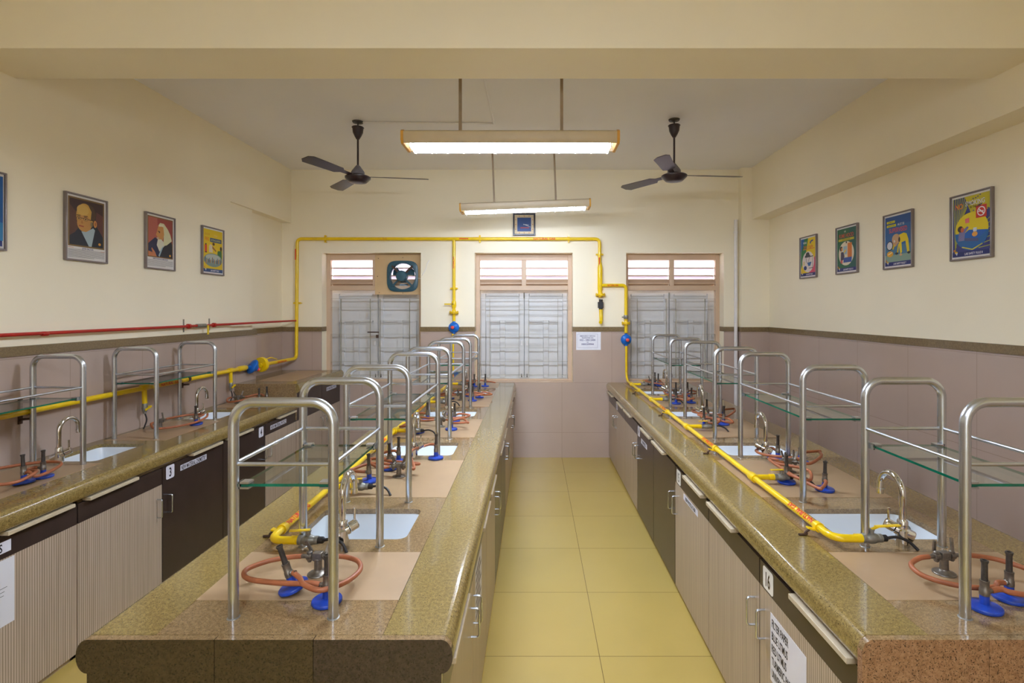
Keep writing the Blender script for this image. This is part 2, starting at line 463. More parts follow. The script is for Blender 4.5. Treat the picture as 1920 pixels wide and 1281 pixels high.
# ------------------------------------------------------------------ windows
def window(idx, a, b, fan=False):
    y0, y1 = 6.362, 6.42
    w = b - a; fw = 0.05
    tz = 2.015                                   # underside of the transom
    mb = MB()
    mb.box(a, a + fw, y0, y1, WZ0, WZ1).box(b - fw, b, y0, y1, WZ0, WZ1)
    mb.box(a + fw, b - fw, y0, y1, WZ1 - 0.075, WZ1).box(a + fw, b - fw, y0, y1, tz, tz + 0.055)
    mb.box(a + fw, b - fw, y0, y1, WZ0, WZ0 + 0.02)
    mid = (a + b) / 2
    mb.box(mid - 0.028, mid + 0.028, y0, y1, tz + 0.055, WZ1 - 0.075)
    mb.box(a - 0.0, b + 0.0, YB, y0, WZ0 - 0.01, WZ0 + 0.004)
    root = struct(mb.build('window_%d' % idx, M['frame'], bevel=0.003))
    # louvres: two banks of three frosted slats over a tilted blank board
    zt, zb = WZ1 - 0.075, tz + 0.055
    for l, r in ((a + fw, mid - 0.028), (mid + 0.028, b - fw)):
        for k in range(3):
            zc = zt - 0.047 - k * 0.095
            MB().obox(((l + r) / 2, y1 + 0.02, zc), (r - l, 0.006, 0.118), (0.42, 0, 0)).build('louvre_slat', M['slat'], root)
            MB().box(l, r, y0 + 0.012, y0 + 0.03, zc - 0.056, zc - 0.043).build('louvre_bar', M['frame'], root)
        MB().obox(((l + r) / 2, y0 + 0.055, zb + 0.035), (r - l, 0.008, 0.11), (0.62, 0, 0)).build('sloping_board', M['frame'], root)
    # steel grille of flat bars, set in the frame
    g = MB()
    l, r, zt2, zb2 = a + fw, b - fw, tz - 0.005, WZ0 + 0.02
    W = r - l; H = zt2 - zb2
    X = lambda px: l + (px - 65) / (1255 - 65) * W
    Z = lambda py: zt2 - (py - 95) / (1245 - 95) * H
    gy0, gy1 = y0 + 0.006, y0 + 0.040
    t = 0.0013
    for py in (200, 310, 663, 1020, 1195): g.box(l, r, gy0, gy1, Z(py) - t, Z(py) + t)
    for py in (485, 842):
        g.box(X(195), X(590), gy0, gy1, Z(py) - t, Z(py) + t).box(X(722), X(1120), gy0, gy1, Z(py) - t, Z(py) + t)
    for px in (195, 590, 722, 1120): g.box(X(px) - t, X(px) + t, gy0, gy1, Z(1230), Z(200))
    g.build('grille', M['grille'], root)
    # a pair of pressed-steel shutters outside the grille
    ys = y0 + 0.155
    def shut(q0, q1, ribs, hx):
        s = MB()
        s.box(a + 0.002 if q0 == 65 else X(q0), b - 0.002 if q1 == 1255 else X(q1), ys, ys + 0.02, WZ0 + 0.002, zt2 + 0.13)
        d = 0.024
        for p0, p1, e0, e1 in ribs: s.prism([(X(p0), ys), (X(p0) + 0.006, ys - d), (X(p1) - 0.006, ys - d), (X(p1), ys)], 'z', Z(e1), Z(e0))
        o = s.build('shutter', M['shutter'], root)
        h = MB().box(X(hx) - 0.011, X(hx) + 0.011, ys - 0.05, ys - 0.042, Z(815), Z(755))
        h.box(X(hx) - 0.006, X(hx) + 0.006, ys - 0.045, ys - 0.008, Z(765), Z(755)).box(X(hx) - 0.006, X(hx) + 0.006, ys - 0.045, ys - 0.008, Z(815), Z(805))
        h.build('handle', M['pvc'], o)
        MB().tube([(X(hx), ys - 0.02, Z(1240)), (X(hx), ys - 0.02, Z(1195))], 0.007, 8).build('bolt', M['iron'], o)
    full = (130, 1240)
    shut(65, 661.5, [(65, 130, 130, 1240), (590, 661.4, 130, 1240), (130, 590, 130, 160), (130, 322, 490, 505), (400, 590, 490, 505), (320, 400, 480, 1240), (130, 200, 505, 1240)], 625)
    shut(661.6, 1255, [(661.6, 730, 130, 1240), (1190, 1255, 130, 1240), (730, 1190, 130, 160), (730, 922, 490, 505), (1002, 1190, 490, 505), (922, 1002, 480, 1240), (1120, 1190, 505, 1240)], 700)
    MB().tube([(mid, ys - 0.03, Z(115)), (mid, ys - 0.03, Z(190))], 0.008, 8).build('top_bolt', M['zinc'], root)
    if fan:
        MB().tube([(mid - 0.09, gy0 - 0.008, Z(635)), (mid + 0.05, gy0 - 0.008, Z(635))], 0.007, 8).obox((mid + 0.03, gy0 - 0.008, Z(690)), (0.03, 0.014, 0.04)).build('padlocked_latch', M['rust'], root)
    return root
for i, (a, b) in enumerate(WIN): window(i + 1, a, b, i == 0)

# exhaust fan in the left window
fx, fz = -1.607, 2.185
ex = thing('exhaust_fan', 'teal exhaust fan on a beige board in the left window', 'exhaust fan', (fx, 6.345, fz))
bo = MB()
x0, x1, z0, z1 = -1.948 - fx, -1.365 - fx, 1.962 - fz, 2.448 - fz
ring = ell(0, 0, 0.165, 0.165, 40)
out = []
for p, q in ring:
    # the fan is centred on the hole; push the board's outer loop to its rectangle
    t = min((x1 if p > 0 else -x0) / abs(p) if abs(p) > 1e-6 else 9e9, (z1 if q > 0 else -z0) / abs(q) if abs(q) > 1e-6 else 9e9)
    out.append((p * t, q * t))
n = len(ring)
for yy in (0.0, 0.012):
    bo.add([(p, yy, q) for p, q in ring] + [(p, yy, q) for p, q in out], [(i, (i + 1) % n, n + (i + 1) % n, n + i) for i in range(n)])
bo.add([(p, yy, q) for yy in (0, 0.012) for p, q in out], [(i, (i + 1) % n, n + (i + 1) % n, n + i) for i in range(n)])
for cx_, cz_ in ((x0, z0), (x1, z0), (x0, z1), (x1, z1)):   # the four corners the loop cuts off
    s1, s2 = (1 if cx_ > 0 else -1), (1 if cz_ > 0 else -1)
    near = sorted(out, key=lambda p: abs(p[0] - cx_) + abs(p[1] - cz_))[:2]
    bo.prism([near[0], near[1], (cx_, cz_)], 'y', 0, 0.012)
for px, pz in ((-.30, .22), (0.0, .23), (.22, .20), (-.31, 0), (.225, 0.02), (-.29, -.2), (.0, -.205), (.22, -.17)):
    bo.lathe([(0.005, 0), (0.005, -0.003)], (px, 0, pz), (0, 1, 0), 8, 1)
bo.build('mounting_board', [M['ply'], M['rust']], ex)
fr = MB()
N = 48
def sq(r, t):
    # a square with bulging sides
    c, s_ = math.cos(t), math.sin(t); e = 4.2
    return r / ((abs(c) ** e + abs(s_) ** e) ** (1 / e))
o1 = [(sq(0.19, 2 * PI * i / N) * math.cos(2 * PI * i / N), sq(0.19, 2 * PI * i / N) * math.sin(2 * PI * i / N)) for i in range(N)]
i1 = ell(0, 0, 0.158, 0.158, N)
loops = [(o1, -0.002), (o1, -0.018), ([(p * .9, q * .9) for p, q in o1], -0.026), ([(p * 1.02, q * 1.02) for p, q in i1], -0.026), (i1, -0.02), (i1, 0.06)]
vs = [(p, y, q) for lp, y in loops for p, q in lp]
fr.add(vs, [(j * N + i, j * N + (i + 1) % N, (j + 1) * N + (i + 1) % N, (j + 1) * N + i) for j in range(len(loops) - 1) for i in range(N)], 0, True)
fr.build('fan_frame', M['teal'], ex)
MB().lathe([(0.02, -0.095), (0.055, -0.092), (0.066, -0.08), (0.066, 0.0), (0.03, 0.03)], (0, 0, 0), (0, 1, 0), 28).build('motor', M['teal'], ex)
for k in range(4):
    a = PI / 4 + k * PI / 2
    st = MB().obox((math.cos(a) * 0.115, -0.028, math.sin(a) * 0.115), (0.13, 0.012, 0.022), (0, -a, 0))
    st.lathe([(0.009, 0), (0.009, -0.02)], (math.cos(a) * 0.165, -0.02, math.sin(a) * 0.165), (0, 1, 0), 10)
    st.build('motor_strut', M['rust'] if k < 2 else M['teal'], ex)
for k in range(3):
    a = k * 2 * PI / 3 - PI / 2
    bl = MB()
    q = [(0.03, -0.02), (0.13, -0.06), (0.15, 0.0), (0.13, 0.055), (0.03, 0.02)]
    ca, sa = math.cos(a), math.sin(a)
    pts = [(p * ca - w_ * sa, 0.045 + w_ * 0.35, p * sa + w_ * ca) for p, w_ in q]
    bl.add(pts + [(x, y + 0.003, z) for x, y, z in pts], [(0, 1, 2, 3, 4), (9, 8, 7, 6, 5)] + [(i, (i + 1) % 5, 5 + (i + 1) % 5, 5 + i) for i in range(5)])
    bl.build('fan_blade', M['teal'], ex)
w = MB().tube(spline([(-1.42, 6.335, 2.16), (-1.37, 6.30, 2.155), (-1.345, 6.215, 2.19), (-1.31, 6.214, 2.24), (-1.28, 6.214, 2.33), (-1.255, 6.215, 2.37)]), 0.003, 6)
tag(w.build('fan_cable', M['pvc']), 'thin white cable looping up the wall beside the exhaust fan', 'cable')

# ------------------------------------------------------------------ lamps and fans
def lamp(x, y, z, tilt, label, tube='tube'):
    """twin-tube fitting hung on two rods; (x, y, z) is the middle of its underside"""
    L, Wd = 1.30, 0.20
    r = thing('pendant_lamp', label, 'ceiling light', (x, y, z), (0, tilt, 0), 'pendant fluorescent lamps')
    pr = [(-Wd / 2, 0.018), (-Wd / 2, 0.066), (-Wd / 2 + 0.02, 0.078), (Wd / 2 - 0.02, 0.078), (Wd / 2, 0.066), (Wd / 2, 0.018), (Wd / 2 - 0.012, 0), (Wd / 2 - 0.017, 0.004), (Wd / 2 - 0.012, 0.06), (-Wd / 2 + 0.012, 0.06), (-Wd / 2 + 0.017, 0.004), (-Wd / 2 + 0.012, 0)]
    MB().prism(pr, 'x', -L / 2 + 0.012, L / 2 - 0.012).build('housing', M['lamp'], r)
    for sx in (-1, 1):
        po = [(-Wd / 2 - 0.003, 0.016), (-Wd / 2 - 0.003, 0.068), (-Wd / 2 + 0.02, 0.082), (Wd / 2 - 0.02, 0.082), (Wd / 2 + 0.003, 0.068), (Wd / 2 + 0.003, 0.016), (Wd / 2 - 0.012, -0.004), (-Wd / 2 + 0.012, -0.004)]
        MB().prism(po, 'x', sx * (L / 2 - 0.016), sx * L / 2).build('end_cap', M['amber'], r)
    MB().prism([(-0.086, 0.004), (-0.084, 0.0595), (0.084, 0.0595), (0.086, 0.004), (0.083, 0.004), (0.080, 0.056), (-0.080, 0.056), (-0.083, 0.004)], 'x', -L / 2 + 0.014, L / 2 - 0.014).build('reflector', M['blade'], r)
    for sy in ((0.0,) if tube == 'tube_far' else (-0.045, 0.045)):
        MB().tube([(-0.6, sy, -0.007), (0.6, sy, -0.007)], 0.013, 12).build('fluorescent_tube', M[tube], r)
    lv = MB()
    for k in range(13):
        xx = -0.6 + k * 0.1
        lv.box(xx - 0.0015, xx + 0.0015, -0.083, 0.083, -0.018, 0.03)
    if tube != 'tube_far': lv.box(-0.62, 0.62, -0.0015, 0.0015, -0.004, 0.03)
    lv.build('louvre_grid', M['blade'], r)
    for sx in (-0.31, 0.31):
        rd = MB().box(sx - 0.009, sx + 0.009, -0.008, 0.008, 0.078, ZC - z)
        q = rd.build('hanger_rod', M['rod'], r)
    return r
lamp(-0.14, 3.165, 2.768, 0, 'near pendant lamp, a cream fluorescent fitting hung level on two rods')
lamp(-0.085, 5.20, 2.775, -0.037, 'far pendant lamp hanging slightly tilted above the wall clock', 'tube_far')
lamp(-0.14, 0.15, 2.768, 0, 'added fill lamp hung above the aisle in front of the cross beam', 'tube_fill')  # unseen lamp, added to even out the room light
lamp(-0.14, -1.45, 2.768, 0, 'added fill lamp out of view, farthest from the windows', 'tube_fill')  # second added lamp out of view, also for fill

def ceiling_fan(x, y, ang, label):
    r = thing('ceiling_fan', label, 'ceiling fan', (x, y, ZC), (0, 0, ang), 'ceiling fans')
    MB().lathe([(0.006, 0), (0.006, -0.05)], (0, 0, 0), seg=8).lathe([(0.05, 0.0), (0.045, -0.012), (0.02, -0.018)], (0, 0, 0), seg=20).build('ceiling_hook', M['iron'], r)
    MB().lathe([(0.05, -0.05), (0.054, -0.055), (0.048, -0.062), (0.044, -0.10), (0.028, -0.135), (0.013, -0.16)], seg=24).build('canopy', M['fan'], r)
    MB().tube([(0, 0, -0.06), (0, 0, -0.42)], 0.0085, 12).build('down_rod', M['fan'], r)
    MB().lathe([(0.011, -0.39), (0.02, -0.40), (0.05, -0.44), (0.058, -0.455), (0.058, -0.475)], seg=24).build('motor_cup', M['fangrey'], r)
    MB().lathe([(0.056, -0.465), (0.058, -0.485), (0.1, -0.49), (0.112, -0.498), (0.11, -0.512), (0.075, -0.545), (0.04, -0.552), (0.0, -0.553)], seg=32).build('motor', M['fan'], r)
    for k in range(3):
        a = k * 2 * PI / 3
        ca, sa = math.cos(a), math.sin(a)
        q = [(0.10, -0.02), (0.20, -0.022), (0.24, -0.055), (0.58, -0.065), (0.62, -0.03), (0.62, 0.035), (0.58, 0.06), (0.24, 0.05), (0.20, 0.022), (0.10, 0.02)]
        pts = [(p * ca - w_ * sa, p * sa + w_ * ca, -0.495 + w_ * 0.2) for p, w_ in q]
        n = len(pts)
        MB().add(pts + [(a1, b1, c1 + 0.004) for a1, b1, c1 in pts], [tuple(range(n)), tuple(range(2 * n - 1, n - 1, -1))] + [(i, (i + 1) % n, n + (i + 1) % n, n + i) for i in range(n)]).build('fan_blade', M['fan'], r)
    return r
ceiling_fan(-1.575, 4.63, 0.16, 'dark ceiling fan on the left, over the left bench')
ceiling_fan(1.242, 4.58, 0.10, 'dark ceiling fan on the right, over the right bench')
cd = MB().tube([(-0.36, 2.92, ZC - 0.008), (-0.36, 4.66, ZC - 0.008)], 0.009, 8).tube([(-0.36, 4.66, ZC - 0.008), (-1.53, 4.63, ZC - 0.008)], 0.008, 8)
tag(cd.build('ceiling_conduit', M['ceiling']), 'white conduit on the ceiling running to the left fan', 'conduit')

# ------------------------------------------------------------------ benches
ZT = 0.90
BX = {'aisle': (-1.215, -0.215), 'right': (0.87, 1.87)}
Y0B = 1.371
SINK_Y = [(1.972 + 1.135 * k, 2.272 + 1.135 * k) for k in range(4)]
TILE_Y = [(1.557, 1.865), (2.41, 3.005), (3.54, 4.135), (4.67, 5.265), (5.80, 6.15)]

def nose(edge, inner, s):
    """cross-section of an edge slab with a bull nose; s = +1 when the nose points to +x"""
    base = edge - s * 0.03
    pts = [(inner, ZT), (base - s * 0.004, ZT), (base, ZT)]
    for i in range(1, 12):
        a = PI / 2 - PI * i / 12
        pts.append((base + s * 0.03 * math.cos(a), ZT - 0.045 + 0.045 * math.sin(a)))
    pts += [(base, ZT - 0.09), (inner, ZT - 0.09)]
    return pts

def holes_slab(mb, x0, x1, y0, y1, holes, m):
    """a slab with rounded sink openings: (hx0, hx1, hy0, hy1) each inside a cell that spans the slab"""
    yy = y0
    for hx0, hx1, hy0, hy1 in holes:
        c0, c1 = hy0 - 0.03, hy1 + 0.03
        mb.box(x0, x1, yy, c0, ZT - 0.09, ZT, m)
        lp = rrect(hx0, hx1, hy0, hy1, 0.035)
        k = len(lp) // 4
        cor = [(x1, c1), (x0, c1), (x0, c0), (x1, c0)]
        n = len(lp)
        zb = ZT - 0.09
        vs = [(p, q, ZT) for p, q in lp] + [(p, q, zb) for p, q in lp] + [(p, q, ZT) for p, q in cor] + [(p, q, zb) for p, q in cor]
        fs = []
        for i in range(n):
            j = (i + 1) % n; a, b = i // k, j // k
            for o_, co in ((0, 2 * n), (n, 2 * n + 4)):
                fs.append((o_ + i, o_ + j, co + b, co + a) if a != b else (o_ + i, o_ + j, co + a))
            fs.append((i, j, n + j, n + i))
        for a in range(4): fs.append((2 * n + a, 2 * n + (a + 1) % 4, 2 * n + 4 + (a + 1) % 4, 2 * n + 4 + a))
        mb.add(vs, fs, m)
        yy = c1
    mb.box(x0, x1, yy, y1, ZT - 0.09, ZT, m)

def sink(hx0, hx1, hy0, hy1, label, overflow='x'):
    cx, cy = (hx0 + hx1) / 2, (hy0 + hy1) / 2
    r = thing('sink', label, 'sink', (cx, cy, ZT - 0.021), group='white ceramic sinks')
    a, b = (hx1 - hx0) / 2, (hy1 - hy0) / 2
    loops = [(rrect(-a + 0.0004, a - 0.0004, -b + 0.0004, b - 0.0004, 0.035), 0.0), (rrect(-a + 0.003, a - 0.003, -b + 0.003, b - 0.003, 0.035), 0.0), (rrect(-a + 0.005, a - 0.005, -b + 0.005, b - 0.005, 0.035), -0.005),
             (rrect(-a + 0.012, a - 0.012, -b + 0.012, b - 0.012, 0.035), -0.13), (rrect(-a + 0.04, a - 0.04, -b + 0.04, b - 0.04, 0.03), -0.16), (rrect(-0.02, 0.02, -0.02, 0.02, 0.018), -0.165)]
    n = len(loops[0][0])
    vs = [(p, q, z) for lp, z in loops for p, q in lp]
    fs = [(j * n + i, j * n + (i + 1) % n, (j + 1) * n + (i + 1) % n, (j + 1) * n + i) for j in range(len(loops) - 1) for i in range(n)]
    mb = MB().add(vs, fs, 0, False)
    mb.f.append(tuple((len(loops) - 1) * n + i for i in range(n))); mb.m.append(0); mb.sm.append(False)
    mb.build('basin', M['white'], r)
    MB().lathe([(0.022, -0.160), (0.024, -0.158), (0.018, -0.157), (0.0, -0.162)], seg=16).build('drain', M['zinc'], r)
    MB().lathe([(0.011, 0.0), (0.011, 0.005)], (a - 0.008, b * 0.45, -0.03), (-1, 0, 0), 12).build('overflow_hole', M['zinc'], r)
    return r

def bench(key, side):
    xa, xb = BX[key]
    if key == 'aisle': ia, ib, q = -1.017, -0.407, 'left bench beside the aisle'
    else: ia, ib, q = 1.062, 1.672, 'right bench beside the aisle'
    r = thing('bench_worktop', 'long granite worktop of the %s with buff inset tiles' % q, 'worktop', (0, 0, 0))
    cx = (xa + xb) / 2
    hs = [(cx - 0.195, cx + 0.225, a, b) for a, b in SINK_Y]
    g = MB()
    g.prism(nose(xa, ia - 0.001, -1), 'y', Y0B + 0.022, YB - 0.012, 0, True)
    g.prism(nose(xb, ib + 0.001, 1), 'y', Y0B + 0.022, YB - 0.012, 0, True)
    holes_slab(g, ia, ib, Y0B + 0.022, YB - 0.012, hs, 1)
    g.build('granite_slab', [M['granite'], M['granite2']], r)
    # the strip along the near edge and the end panels below it
    ea = nose(xa, 0, -1)[1:-1]; eb = nose(xb, 0, 1)[1:-1]
    cuts = [(-0.847, -0.585)] if key == 'aisle' else [(1.207, 1.56)]
    c1, c2 = cuts[0]
    ya, yb = Y0B, Y0B + 0.02
    e = 0.0008
    if key == 'aisle':
        pa = ea + [(xa + 0.03, 0.0), (c1 - e, 0.0), (c1 - e, ZT)]
    else:
        pa = [(xa + 0.025, ZT), (xa + 0.008, ZT - 0.01), (xa, ZT - 0.03), (xa, 0.0), (c1 - e, 0.0), (c1 - e, ZT)]
    g1_, g2_ = ('granite_end_shaded', 'granite_plum_shaded') if key == 'aisle' else ('granite_red', 'granite_red')
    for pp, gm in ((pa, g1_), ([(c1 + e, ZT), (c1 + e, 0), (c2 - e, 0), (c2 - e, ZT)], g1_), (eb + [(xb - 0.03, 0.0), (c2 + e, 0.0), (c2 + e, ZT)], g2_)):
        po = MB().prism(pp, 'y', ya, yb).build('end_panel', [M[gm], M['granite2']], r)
        for f in po.data.polygons:                 # top edge takes the worktop colour; left bench faces carry painted shade
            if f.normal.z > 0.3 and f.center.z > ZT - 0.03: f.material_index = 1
    for a, b in TILE_Y:
        MB().box(ia, ib, a, b, ZT - 0.006, ZT + 0.0012).build('inset_tile', M['buff'], r)
    names = ['nearest', 'second', 'third', 'farthest']
    for i, h in enumerate(hs):
        sink(*h, 'white sink sunk in the %s, %s from the camera' % (q.replace(' beside the aisle', ''), names[i]))
    return r
bench('aisle', 1)
bench('right', -1)

# the bench along the left wall
WX0, WX1 = XL + 0.008, -2.28
r = thing('bench_worktop', 'granite worktop along the left wall with buff inset tiles', 'worktop')
g = MB()
LH = [(-2.83, -2.53, 2.985, 3.375), (-2.83, -2.53, 4.14, 4.53)]
g.prism(nose(WX1, -2.464, 1), 'y', -0.4, 5.04, 0, True)
holes_slab(g, WX0, -2.465, -0.4, 5.04, LH, 0)
g.build('granite_slab', [M['granite']], r)
for a, b in ((1.2, 1.8), (2.35, 2.95), (3.46, 4.08), (4.62, 5.02)):
    MB().box(-2.875, -2.465, a, b, ZT - 0.006, ZT + 0.0012).build('inset_tile', M['buff'], r)
sink(*LH[0], 'white sink in the left wall bench, the nearer of its two')
sink(*LH[1], 'white sink in the left wall bench, next to the raised corner')
# raised corner at the far end
r = thing('raised_worktop', 'raised granite corner worktop at the far end of the left wall', 'worktop')
ZR = 1.054
g = MB().box(XL + 0.008, -2.315, 5.03, 5.052, ZT - 0.2, ZR, 1).box(XL + 0.008, -2.315, 5.052, 5.42, ZR - 0.04, ZR).box(-3.022, -2.315, 5.42, YB - 0.02, ZR - 0.04, ZR)
pr = [(-2.316, ZR), (-2.31, ZR)] + [(-2.31 + 0.03 * math.cos(PI / 2 - PI * i / 10), ZR - 0.045 + 0.045 * math.sin(PI / 2 - PI * i / 10)) for i in range(1, 10)] + [(-2.31, ZR - 0.09), (-2.316, ZR - 0.09)]
g.prism(pr, 'y', 5.03, YB - 0.02, 0, True)
g.build('granite_slab', [M['granite'], M['granite2']], r)
MB().box(-2.80, -2.42, 5.22, 6.12, ZR - 0.004, ZR + 0.0012).build('inset_tile', M['buff'], r)

# ------------------------------------------------------------------ cabinets
def handle_mb(x, y, z, s):
    p = bend([(x, y, z - 0.056), (x + s * 0.032, y, z - 0.056), (x + s * 0.032, y, z + 0.056), (x, y, z + 0.056)], 0.012, 4)
    return MB().tube(p, 0.0042, 8)

def sign(parent, name, x, s, yc, zc, w, h, lines, hs, col=(28, 24, 34), rad=0.0, base=(226, 224, 236), cond=0.62, align=None):
    """a printed label stuck on a door face at plane x, facing s"""
    u = V((0, s, 0)); v = V((0, 0, 1)); nn = V((s, 0, 0)); o_ = V((x, yc, zc))
    mb = MB()
    p = rrect(-w / 2, w / 2, -h / 2, h / 2, rad) if rad else [(-w / 2, -h / 2), (w / 2, -h / 2), (w / 2, h / 2), (-w / 2, h / 2)]
    mb.add([o_ + u * a + v * b + nn * d for d in (0.0002, 0.001) for a, b in p], [tuple(range(len(p))), tuple(range(len(p), 2 * len(p)))] + [(i, (i + 1) % len(p), len(p) + (i + 1) % len(p), len(p) + i) for i in range(len(p))])
    for k, t in enumerate(lines):
        tx, ty, th = t[1], t[2], t[3]
        if align == 'left':
            wd_ = text_mesh(t[0], 0.02)[2] * th * cond
            wd_ = min(wd_, w * 0.94)
            tx = -w / 2 + 0.012 + wd_ / 2
        mb.text(t[0], o_ + u * tx + v * ty, u, v, nn, th, 1, maxw=w * 0.94, d=0.0016, cond=cond, bold=0.02)
    return mb.build(name, [ink(*base), ink(*col)], parent)

ZDT, ZST = 0.785, 0.685
def cabinet(xf, s, ya, yj, yb, kinds, xback, label, ztop=ZDT, pulls=True):
    """double-door cabinet whose doors face s along x; doors [ya,yj] and [yj,yb]"""
    r = thing('cabinet', label, 'cabinet', (xf, (ya + yb) / 2, 0), group='bench cabinets')
    L = lambda x: x - xf
    ym = (ya + yb) / 2
    c0, c1, e0, e1, t_ = L(xf - s * 0.02), L(xback), ya - ym + 0.003, yb - ym - 0.003, 0.018
    cc = MB().box(c0, c1, e0, e0 + t_, 0, ztop + 0.022).box(c0, c1, e1 - t_, e1, 0, ztop + 0.022).box(c0, c1, e0, e1, 0, 0.05)
    cc.box(c1, c1 + s * t_, e0, e1, 0, ztop + 0.022).box(c0, c0 - s * t_, e0, e1, ztop - 0.06, ztop + 0.022).box(c0, c0 - s * t_, yj - ym - 0.02, yj - ym + 0.02, 0.03, ztop)
    cc.build('carcass', M['carc'], r)
    doors = []
    for k, (a, b) in enumerate(((ya, yj), (yj, yb))):
        d = MB(); a2, b2 = a - ym + 0.004, b - ym - 0.004
        x0, x1 = L(xf - s * 0.019), 0.0
        if kinds[k] == 'dark': d.box(x0, x1, a2, b2, 0.03, ztop, 1)
        else: d.box(x0, x1, a2, b2, 0.03, ZST, 0).box(x0, x1, a2, b2, ZST + 0.0005, ztop, 1)
        o = d.build('door', [M['light'], M['dark']], r)
        hy = (yj - 0.045 if k == 0 else yj + 0.045) - ym
        handle_mb(0, hy, 0.55, s).build('handle', M['steel'], o)
        doors.append(o)
        if pulls:
            ln = 0.165
            c = a2 + 0.205 if k == 0 else b2 - 0.205
            MB().box(-s * 0.015, s * 0.03, c - ln, c + ln, ztop + 0.003, ztop + 0.021).build('pull_board', M['board'], r, bevel=0.002)
    return r, doors, ym

# aisle bench, doors facing +x
XF = -0.246
J = [1.395, 2.07, 2.67, 3.28, 3.87, 4.48, 5.08, 5.67, 6.20]
A1 = cabinet(XF, 1, J[0], J[1], J[2], ('light', 'light'), -1.18, 'pale two-door cabinet under the left bench, nearest its granite end')
A2 = cabinet(XF, 1, J[2], J[3], J[4], ('light', 'dark'), -1.18, 'half pale half dark cabinet under the left bench, second from its near end')
A3 = cabinet(XF, 1, J[4], J[5], J[6], ('dark', 'light'), -1.18, 'half dark half pale cabinet under the left bench, third from its near end')
A4 = cabinet(XF, 1, J[6], J[7], J[8], ('light', 'light'), -1.18, 'pale cabinet under the left bench, against the window wall')
pl = [('FILTER PAPER', 0, 0.13 - 0.045 * k, 0.03) for k in range(0)]
mb = sign(A1[1][1], 'paper_notice', 0, 1, 2.30 - A1[2], 0.56, 0.26, 0.24, [], 0)
st = MB()
for k in range(7): st.box(0.0012, 0.0016, 2.19 - A1[2], 2.19 + (0.2 if k % 2 else 0.16) - A1[2], 0.645 - k * 0.031, 0.657 - k * 0.031)
st.build('printed_line', ink(40, 38, 44), mb)
# right bench, doors facing -x
XF = 0.899
J = [1.395, 2.06, 2.66, 3.29, 3.887, 4.50, 5.10, 5.66, 6.20]
B1 = cabinet(XF, -1, J[0], J[1], J[2], ('light', 'light'), 1.84, 'pale cabinet under the right bench with the number 16 and a taped paper list')
B2 = cabinet(XF, -1, J[2], J[3], J[4], ('light', 'dark'), 1.84, 'cabinet under the right bench with the number 15 on its pale door')
B3 = cabinet(XF, -1, J[4], J[5], J[6], ('dark', 'light'), 1.84, 'cabinet under the right bench with a white number card on its dark door')
B4 = cabinet(XF, -1, J[6], J[7], J[8], ('light', 'light'), 1.84, 'pale cabinet under the right bench, against the window wall')
sign(B1[1][0], 'number_card', 0, -1, 1.985 - B1[2], 0.735, 0.085, 0.085, [('16', 0, 0, 0.055)], 0, rad=0.012, base=(238, 234, 226), col=(70, 52, 24), cond=0.6)
sign(B1[1][0], 'paper_list', 0, -1, 1.835 - B1[2], 0.50, 0.258, 0.255,
     [('FILTER PAPER', -0.03, 0.095, 0.030), ('BLUE LITMUS', -0.035, 0.048, 0.030), ('RED LITMUS', -0.038, 0.001, 0.030), ('TURMERIC PAPER', -0.012, -0.046, 0.030), ('UNIVERSAL INDICATOR', 0, -0.092, 0.028)], 0, cond=0.5, align='left', col=(58, 54, 56), base=(232, 230, 238))
sign(B2[1][0], 'number_card', 0, -1, 3.21 - B2[2], 0.735, 0.085, 0.085, [('15', 0, 0, 0.055)], 0, rad=0.012, base=(238, 234, 226), col=(40, 36, 36), cond=0.6)
sign(B2[1][0], 'name_strip', 0, -1, 2.97 - B2[2], 0.655, 0.27, 0.035, [('NEW PHYSICS & CHEM.', 0, 0, 0.022)], 0, cond=0.6)
sign(B3[1][0], 'number_card', 0, -1, 4.43 - B3[2], 0.735, 0.085, 0.085, [('14', 0, 0, 0.055)], 0, rad=0.012, cond=0.6)
sign(B3[1][0], 'name_strip', 0, -1, 4.22 - B3[2], 0.68, 0.22, 0.04, [('NEW PHYSICS', 0, 0, 0.024)], 0, cond=0.6)
sign(B4[1][0], 'number_card', 0, -1, 5.60 - B4[2], 0.735, 0.085, 0.085, [('13', 0, 0, 0.055)], 0, rad=0.012, cond=0.6)
# left wall bench, doors facing +x
XF = -2.32
J = [1.43, 2.03, 2.63, 3.23, 3.86, 4.47, 5.045, 5.66, 6.19]
L1 = cabinet(XF, 1, J[0], J[1], J[2], ('light', 'light'), XL + 0.02, 'pale cabinet under the left wall bench at the photo edge, with a paper sheet')
L2 = cabinet(XF, 1, J[2], J[3], J[4], ('light', 'dark'), XL + 0.02, 'cabinet under the left wall bench with the number 3 on its dark door')
L3 = cabinet(XF, 1, J[4], J[5], J[6], ('dark', 'light'), XL + 0.02, 'cabinet under the left wall bench with the number 4 on its dark door')
L4 = cabinet(XF, 1, J[6], J[7], J[8], ('light', 'light'), XL + 0.02, 'taller cabinet under the raised corner worktop', ztop=0.985, pulls=False)
sign(L1[1][1], 'name_strip', 0, 1, 2.175 - L1[2], 0.735, 0.24, 0.05, [('SOLUTIONS', 0, 0, 0.036)], 0, cond=0.6)
ps = sign(L1[1][1], 'paper_sheet', 0, 1, 2.17 - L1[2], 0.535, 0.28, 0.29, [], 0, base=(226, 226, 232))
st = MB(); random.seed(4)
for k in range(15):
    st.box(0.0012, 0.0016, 2.05 - L1[2], 2.05 - L1[2] + random.uniform(0.14, 0.235), 0.655 - k * 0.0165, 0.657 - k * 0.0165)
st.build('printed_line', ink(50, 50, 56), ps)
